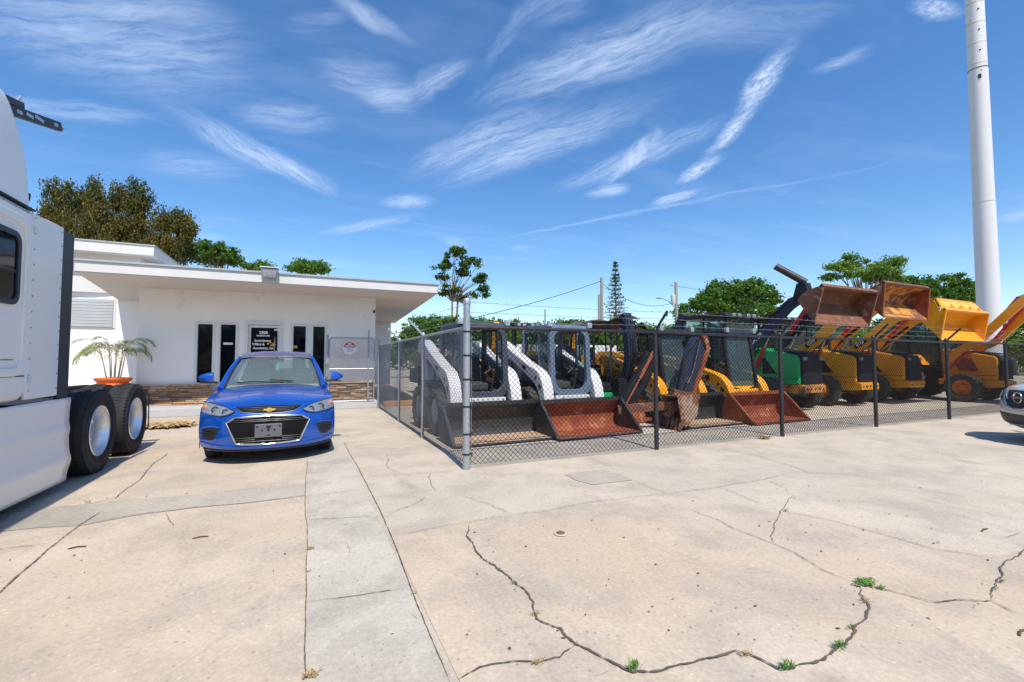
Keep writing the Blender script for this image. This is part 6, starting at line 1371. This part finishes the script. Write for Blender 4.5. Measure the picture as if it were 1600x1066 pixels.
# silver car at the right edge
suv = thing('silver_car', 'silver car with a round chrome badge, cut off by the right picture edge', 'car', (10.60, 3.16, 0), math.atan2(-.75, -.66))
PS = [(.16, .24, .80, .36, 0), (.05, .30, .87, .42, 0), (.0, .42, .90, .46, 0), (-.01, .58, .915, .47, 0), (.01, .72, .915, .47, 0), (.05, .82, .91, .46, 0), (.13, .905, .90, .44, .01), (.28, .96, .89, .36, .02), (.50, 1.005, .88, .25, .03), (.80, 1.05, .86, .12, .04), (1.05, 1.085, .84, .05, .05), (1.20, 1.11, .80, .03, .05)]
ny2, rows2, pt2, ws2 = car_body(suv, 'car_silver', PS, .915, 4.55, (2.0, 3.7, 1.66, .62), 1.06, wheel_y=(.95, 3.65), wr=.35, tyrew=.23, arch=.41)
m = MB(); zt = poly_fn([(-.9, .50), (0, .47), (.9, .50)]); zb = poly_fn([(-.86, .30), (0, .26), (.86, .30)]); patch_(m, lin(-.86, .86, 41), zb, zt, ny2, .006); m.build('lower_bumper', 'plastic_black', suv, smooth=0)
m = MB(); zt = poly_fn([(-.80, .845), (-.4, .86), (0, .865), (.4, .86), (.80, .845)]); zb = poly_fn([(-.80, .80), (-.42, .70), (-.2, .58), (0, .56), (.2, .58), (.42, .70), (.80, .80)]); patch_(m, lin(-.80, .80, 41), zb, zt, ny2, .006); gr2 = m.build('grille', 'plastic_black', suv, smooth=0)
m = MB(); outline(m, [(-.40, .86), (-.22, .60), (-.1, .56), (.1, .56), (.22, .60), (.40, .86)], ny2, .012, .022, False); m.build('grille_trim', 'chrome', gr2, smooth=60)
m = MB(); y_ = ny2(0, .74)-.02; m.tube([(.085*math.cos(a), y_, .745+.085*math.sin(a)) for a in lin(0, 2*math.pi, 25)], .011, 6); m.box(-.11, .11, y_-.012, y_+.01, .728, .762); m.build('badge', 'chrome', suv, smooth=60)
for sx in (-1, 1):
    m = MB(); xs_ = lin(.42, .83, 14); f1_ = poly_fn([(.42, .72), (.6, .76), (.83, .83)]); f2_ = poly_fn([(.42, .84), (.83, .875)]); k = len(xs_); vs = []
    for j in range(5):
        for x in xs_: z = f1_(x)+(f2_(x)-f1_(x))*j/4; vs.append((sx*x, ny2(x, z)-.015, z))
    fs = [(j*k+i, j*k+i+1, (j+1)*k+i+1, (j+1)*k+i) for j in range(4) for i in range(k-1)]
    m.mat('dark_glass').add(vs, fs if sx > 0 else [f[::-1] for f in fs]); h_ = m.build('headlight', None, suv, smooth=60)
    m = MB(); m.add([(sx*.43, ny2(.43, .73)-.03, .72), (sx*.50, ny2(.5, .75)-.03, .74), (sx*.50, ny2(.5, .84)-.03, .84), (sx*.44, ny2(.44, .84)-.03, .84)], [(0, 1, 2, 3) if sx > 0 else (3, 2, 1, 0)]); m.build('lamp_lens', 'decal_white', h_, smooth=0)
    m = MB(); m.grid(lambda u, v: (sx*(.93+.2*v), 1.45-.06*math.sin(math.pi*u)*math.sqrt(max(1-v*v, 0)), 1.17+.07*math.cos(math.pi*u)*math.sqrt(max(1-v**3, .02))), 11, 7); m.bar((sx*.84, 1.46, 1.10), (sx*.98, 1.45, 1.12), .05, .03); m.build('wing_mirror', 'car_silver', suv, smooth=50)
m = MB(); m.box(-.68, .68, 1.3, 3.8, .5, .9); m.build('cabin', 'interior_dark', suv, smooth=0)

# ================================================================ SEMI TRUCK (right flank at x=0 local, y is the world's y)
TX = -2.27
tk = thing('semi_truck', 'white sleeper cab semi truck tractor with side skirt, seen from its right rear flank', 'truck', (TX, 0, 0))
W2 = -2.5
# cab shell: side profile lofted across x so that the edges round over
def shell(m, x0, x1, prof, inset=.16, n=5):
    """closed profile in y,z; swept in x with rounded ends"""
    cy = sum(p[0] for p in prof)/len(prof); cz = sum(p[1] for p in prof)/len(prof); st = []
    for i in range(n+1): a = math.pi/2*i/n; st.append((x1-inset*(1-math.sin(a)) if False else x1-inset+inset*math.cos(a), inset*(math.sin(a))))
    st = st[::-1]      # from inner full size ring to the outer face
    rings = []
    def off(d):
        P = []; k = len(prof)
        for i, p in enumerate(prof):
            a = Vector(prof[i-1]); b = Vector(p); c = Vector(prof[(i+1) % k]); n1 = Vector((-(b-a).y, (b-a).x)).normalized(); n2 = Vector((-(c-b).y, (c-b).x)).normalized(); nn = (n1+n2).normalized(); s = d/max(nn.dot(n1), .4); P.append((b.x+nn.x*s, b.y+nn.y*s))
        return P
    return off
cabp = [(1.6, 1.00), (5.42, 1.00), (5.50, 1.08), (5.50, 2.72), (1.9, 2.72), (1.5, 2.0), (1.5, 1.1)]
m = MB(); m.prism(cabp, 'x', W2, 0); cabo = m.build('cab', 'truck_white', tk, smooth=30, bevel=.05)
# roof fairing tapering up and in
m = MB()
def rplan(x0, x1, y0, y1, r, n=6):
    P = []
    for cx, cy, a0 in ((x1-r, y1-r, 0), (x0+r, y1-r, 90), (x0+r, y0+r, 180), (x1-r, y0+r, 270)):
        for k in range(n+1): a = R(a0+90*k/n); P.append((cx+r*math.cos(a), cy+r*math.sin(a)))
    return P
rings = []; NV = 20
for j in range(NV):
    v = j/(NV-1); e_ = max(0, v-.8)/.2
    rings.append([(x, y, 2.735+1.02*v) for x, y in rplan(W2+.01+.06*v**3+.12*e_**2, -.01-.06*v**3-.12*e_**2, 1.9+1.6*v, 5.50-.36*v**2-.16*e_**2, .10+.10*v)])
k_ = len(rings[0]); vs = [p for r_ in rings for p in r_]+[(-1.25, 4.2, 3.80)]
m.add(vs, [(j*k_+i, j*k_+(i+1) % k_, (j+1)*k_+(i+1) % k_, (j+1)*k_+i) for j in range(NV-1) for i in range(k_)]+[((NV-1)*k_+i, (NV-1)*k_+(i+1) % k_, NV*k_) for i in range(k_)])
fa = m.build('roof_fairing', 'truck_white', cabo, smooth=50)
m = MB(); m.box(W2-.002, .003, 1.9, 5.508, 2.722, 2.736); m.build('roof_seam', 'seam_black', cabo, smooth=0)
def rrect(y0, y1, z0, z1, r, n=6):
    P = []
    for cy, cz, a0 in ((y1-r, z1-r, 0), (y0+r, z1-r, 90), (y0+r, z0+r, 180), (y1-r, z0+r, 270)):
        for k in range(n+1): a = R(a0+90*k/n); P.append((cy+r*math.cos(a), cz+r*math.sin(a)))
    return P
# sleeper side locker panel, its pressed frame and the window
def ringx(m, A, B, x0, x1):
    n = len(A); vs = [(x1, y, z) for y, z in A]+[(x1, y, z) for y, z in B]+[(x0, y, z) for y, z in A]+[(x0, y, z) for y, z in B]
    m.add(vs, [(i, (i+1) % n, n+(i+1) % n, n+i) for i in range(n)]+[(i, 2*n+i, 2*n+(i+1) % n, (i+1) % n) for i in range(n)]+[(n+i, n+(i+1) % n, 3*n+(i+1) % n, 3*n+i) for i in range(n)])
m = MB(); ringx(m, rrect(3.9, 5.42, 1.22, 2.62, .16), rrect(3.97, 5.355, 1.29, 2.55, .12), .0, .018); m.build('side_pressing', 'truck_white', cabo, smooth=50, bevel=.006)
m = MB(); ringx(m, rrect(4.35, 5.27, 1.83, 2.46, .10), rrect(4.40, 5.225, 1.875, 2.415, .07), .0, .022); fr_ = m.build('sleeper_window', 'plastic_black', cabo, smooth=50)
m = MB(); m.prism(rrect(4.40, 5.225, 1.875, 2.415, .07), 'x', .002, .010); m.build('pane', 'dark_glass', fr_, smooth=0)
m = MB(); m.box(.008, .013, 4.38, 5.24, 2.11, 2.13); m.build('slider_bar', 'plastic_black', fr_, smooth=0)
m = MB(); m.box(-.002, .004, 3.6, 5.44, 1.215, 1.225); m.tube([(.003, 3.87, 1.0), (.003, 3.87, 2.72)], .006, 4); m.box(-.001, .004, 4.2, 5.26, 1.36, 1.366); m.build('panel_gap', 'seam_black', cabo, smooth=0)
m = MB(); m.prism([(5.12, 3.38), (4.9, 3.6), (4.4, 3.62), (4.4, 2.98), (5.0, 2.93), (5.17, 2.98)], 'x', -.075, -.035); m.build('fairing_vent', 'plastic_black', fa, smooth=0, bevel=.01)
m = MB(); m.box(-.3, .0, 1.55, 3.7, 1.9, 2.5); m.build('door_window', 'dark_glass', cabo, smooth=0)
# extender behind the sleeper
for xa, xb in ((-.055, -.02), (-2.48, -2.44)):
    m = MB(); m.prism([(5.52, 1.00), (6.10, 1.00), (6.10, 2.735), (5.52, 2.715)], 'x', xa, xb); m.build('side_extender', 'truck_white', cabo, smooth=0, bevel=.012)
    m = MB(); m.prism([(6.102, .96), (6.34, .96), (6.34, 2.71), (6.102, 2.71)], 'x', xa+.005, xb-.005); m.build('rubber_edge', 'plastic_black', cabo, smooth=0)
m = MB()
for k in range(12):
    for y in (5.56, 6.06): m.ball((-.019, y, 1.08+k*.145), .009, 6)
for k in range(9): m.ball((.001, 3.95+k*.18, 2.68), .008, 6)
m.build('rivet', 'galv', cabo, smooth=60)
m = MB()
for z in (1.18, 2.56): m.box(-.02, -.012, 5.535, 5.60, z-.03, z+.03)
m.build('hinge', 'trim_white', cabo, smooth=0, bevel=.004)
# tank skirt
m = MB()
def skirt(u, v):
    z = .10+.86*v; y = 2.3+(6.36-.05*(1-v)-2.3)*u; x = .008*math.sin(v*6)+.022*math.exp(-((v-.24)/.09)**2)*u+.010*math.exp(-((v-.62)/.05)**2)*u
    z += .07*(1-u)*(1-v)*1.0-.0*u
    return (x-.03, y, z)
m.grid(skirt, 30, 30); sk = m.build('side_skirt', 'truck_white', tk, smooth=70, solid=-.03)
m = MB()
for k in range(8): m.ball((-.018+.004, 3.6+k*.37, .90), .010, 6)
m.build('skirt_fastener', 'galv', sk, smooth=60)
m = MB(); m.tube([(-.025, 2.3, .16), (-.02, 6.30, .10)], .016, 6); m.build('skirt_lip', 'truck_white', sk, smooth=60)
m = MB(); m.box(-.9, -.06, 2.4, 6.2, .45, .90); m.box(-2.44, -1.6, 2.4, 6.2, .15, .95); m.box(-2.2, -.1, 6.2, 6.34, .90, .965); m.box(-.7, -.05, 5.45, 6.3, .93, .965); m.build('fuel_tank', 'steel_dark', tk, smooth=0, bevel=.03)
m = MB(); m.box(-.86, -.78, 1.5, 9.1, .72, .98); m.box(-1.72, -1.64, 1.5, 9.1, .72, .98); m.box(-1.7, -.8, 8.9, 9.0, .75, .95); m.box(-1.7, -.8, 6.5, 6.6, .75, .95); m.prism([(6.9, 1.0), (8.1, 1.0), (8.2, 1.12), (6.9, 1.16)], 'x', -1.65, -.85); m.build('frame_rail', 'steel_dark', tk, smooth=0)
m = MB(); m.hexa([(-.55, 6.38, .34), (-.12, 6.38, .34), (-.12, 6.50, .30), (-.55, 6.50, .30)], [(-.55, 6.36, .86), (-.12, 6.36, .86), (-.12, 6.55, .90), (-.55, 6.55, .90)]); m.box(-.62, -.08, 6.34, 6.62, .88, .92); m.build('mudguard', 'plastic_black', tk, smooth=0, bevel=.02)
def truck_wheel(x, y, sx, outer):
    r, w = .505, .27; m = MB()
    m.lathe([(.292, -w*.36), (.33, -w*.46), (.42, -w*.5), (.475, -w*.46), (.500, -w*.38), (r, -w*.30), (r, w*.30), (.500, w*.38), (.475, w*.46), (.42, w*.5), (.33, w*.46), (.292, w*.36), (.292, -w*.36)], (0, 0, 0), 'x', 56)
    for g in (-.22, -.075, .075, .22): m.lathe([(r+.001, g*w-.007), (r-.0, g*w-.007)], (0, 0, 0), 'x', 4)
    for i in range(64):
        a = i*2*math.pi/64; c_, s_ = math.cos(a), math.sin(a); c2, s2 = math.cos(a+.055), math.sin(a+.055)
        for x0, x1 in ((-.50, -.26), (-.21, -.06), (-.01, .14), (.19, .24), (.26, .50)):
            xa, xb = x0*w*.9, x1*w*.9; rr0, rr1 = r-.02, r+.007 if abs(x0+x1) < .6 else r-.004
            m.hexa([(xa, rr0*c_, rr0*s_), (xb, rr0*c_, rr0*s_), (xb, rr0*c2, rr0*s2), (xa, rr0*c2, rr0*s2)], [(xa, rr1*c_, rr1*s_), (xb, rr1*c_, rr1*s_), (xb, rr1*c2, rr1*s2), (xa, rr1*c2, rr1*s2)])
    for q in (.36, .44): m.lathe([(q-.004, sx*w*.475), (q, sx*w*.505), (q+.004, sx*w*.485)], (0, 0, 0), 'x', 48)
    o = m.build('wheel', 'rubber', tk, smooth=30); o.location = (x, y, r)
    m = MB(); s = sx
    m.lathe([(.300, s*.10), (.305, s*.118), (.297, s*.125), (.287, s*.118), (.280, s*.09), (.262, s*.06), (.258, -s*.03), (.235, -s*.055), (.20, -s*.06), (.16, -s*.055), (.115, -s*.052), (.110, -s*.03), (.105, s*.02), (.09, s*.035), (0, s*.038)], (0, 0, 0), 'x', 48)
    for k in range(10): a = k*math.pi/5; m.tube([(-s*.06, .142*math.cos(a), .142*math.sin(a)), (-s*.015, .142*math.cos(a), .142*math.sin(a))], .013, 8)
    m.build('rim', 'polished_alloy', o, smooth=35)
    m = MB(); m.lathe([(.112, -s*.050), (.112, -s*.028), (.104, s*.024), (.088, s*.041), (0, s*.043)], (0, 0, 0), 'x', 24)
    for k in range(10): a = k*math.pi/5; m.tube([(-s*.058, .142*math.cos(a), .142*math.sin(a)), (-s*.008, .142*math.cos(a), .142*math.sin(a))], .0155, 6)
    m.build('hub', 'galv', o, smooth=35)
    if outer:
        m = MB()
        for k in range(10): a = (k+.5)*math.pi/5; m.lathe([(0, 0), (.028, 0), (.030, .001)], (-s*.0555, .205*math.cos(a), .205*math.sin(a)), 'x', 10)
        m.build('rim_hole', 'seam_black', o)
for y in (7.08, 8.34):
    for x, sx, ou in ((-.10, 1, True), (-.42, 1, False), (-2.40, -1, True), (-2.08, -1, False)): truck_wheel(x, y, sx, ou)
m = MB()
for y in (7.08, 8.34): m.tube([(-2.2, y, .505), (-.3, y, .505)], .08, 12)
m.build('axle', 'steel_dark', tk)
m = MB(); m.tube([(-.22, 8.9, .86), (-.02, 8.98, .86), (-.0, 9.0, .80), (.0, 9.02, .30), (-.03, 9.02, .24), (-.30, 9.0, .22)], .009, 6); m.box(-.8, -.0, 8.9, 8.97, .80, .90); m.build('mudflap_hanger', 'black_paint', tk, smooth=30)
m = MB(); m.box(-.30, -.02, 8.9, 8.93, .78, .79); m.build('hanger_tip', 'far_white', tk, smooth=0)
# pierced black bracket high on the sleeper rear
m = MB(); A_, B_ = Vector((-.10, 5.22, 3.52)), Vector((-.05, 5.98, 3.74)); m.bar(A_, B_, .05, .09); m.bar(A_+Vector((0, -.1, .06)), A_+Vector((0, .22, .14)), .05, .06)
br = m.build('deck_bracket', 'plastic_black', cabo, smooth=0, bevel=.008)
m = MB()
for f, l in ((.16, .035), (.34, .05), (.52, .07), (.86, .03)): c_ = A_.lerp(B_, f); m = MB(); m.bar(c_+Vector((.027, -l, -.005)), c_+Vector((.027, l, .01)), .006, .03); m.build('bracket_slot', 'lamp_silver', br, smooth=0)
pass
m = MB(); m.tube([A_+Vector((0, .12, .1)), A_+Vector((.02, .16, .2))], .012, 5); m.tube([A_+Vector((0, .18, .1)), A_+Vector((-.02, .20, .19))], .012, 5); m.ball(B_+Vector((0, .02, .0)), .035, 6); m.build('bracket_lamp', 'lamp_silver', br)
m = MB(); m.bar((-.25, 4.86, 3.78), (-.15, 5.08, 3.86), .05, .06); m.build('marker_light', 'plastic_black', cabo, smooth=0)
m = MB(); m.bar((-.25, 5.5, 2.93), (-.14, 5.72, 2.90), .06, .09); m.build('rear_work_lamp', 'plastic_black', cabo, smooth=0, bevel=.02)
# hood, front wheels (outside the picture, seen from a step aside)
m = MB(); m.prism([(-.9, .5), (-.9, 1.3), (-.6, 1.65), (1.5, 1.95), (1.5, 1.0), (.9, .9), (.6, 1.15), (.1, 1.15), (-.2, .9), (-.25, .5)], 'x', W2+.15, -.15); m.build('hood', 'truck_white', tk, smooth=30, bevel=.06)
for x, sx in ((-.22, 1), (-2.28, -1)): truck_wheel(x, .35, sx, True)
m = MB(); m.prism([(1.55, 2.02), (1.6, 2.0), (1.98, 2.66), (1.93, 2.68)], 'x', W2+.2, -.2); m.build('front_glass', 'dark_glass', cabo, smooth=0)
for o_ in list(bpy.data.objects):      # nothing may cast from a stray place: keep every transform fresh
    pass
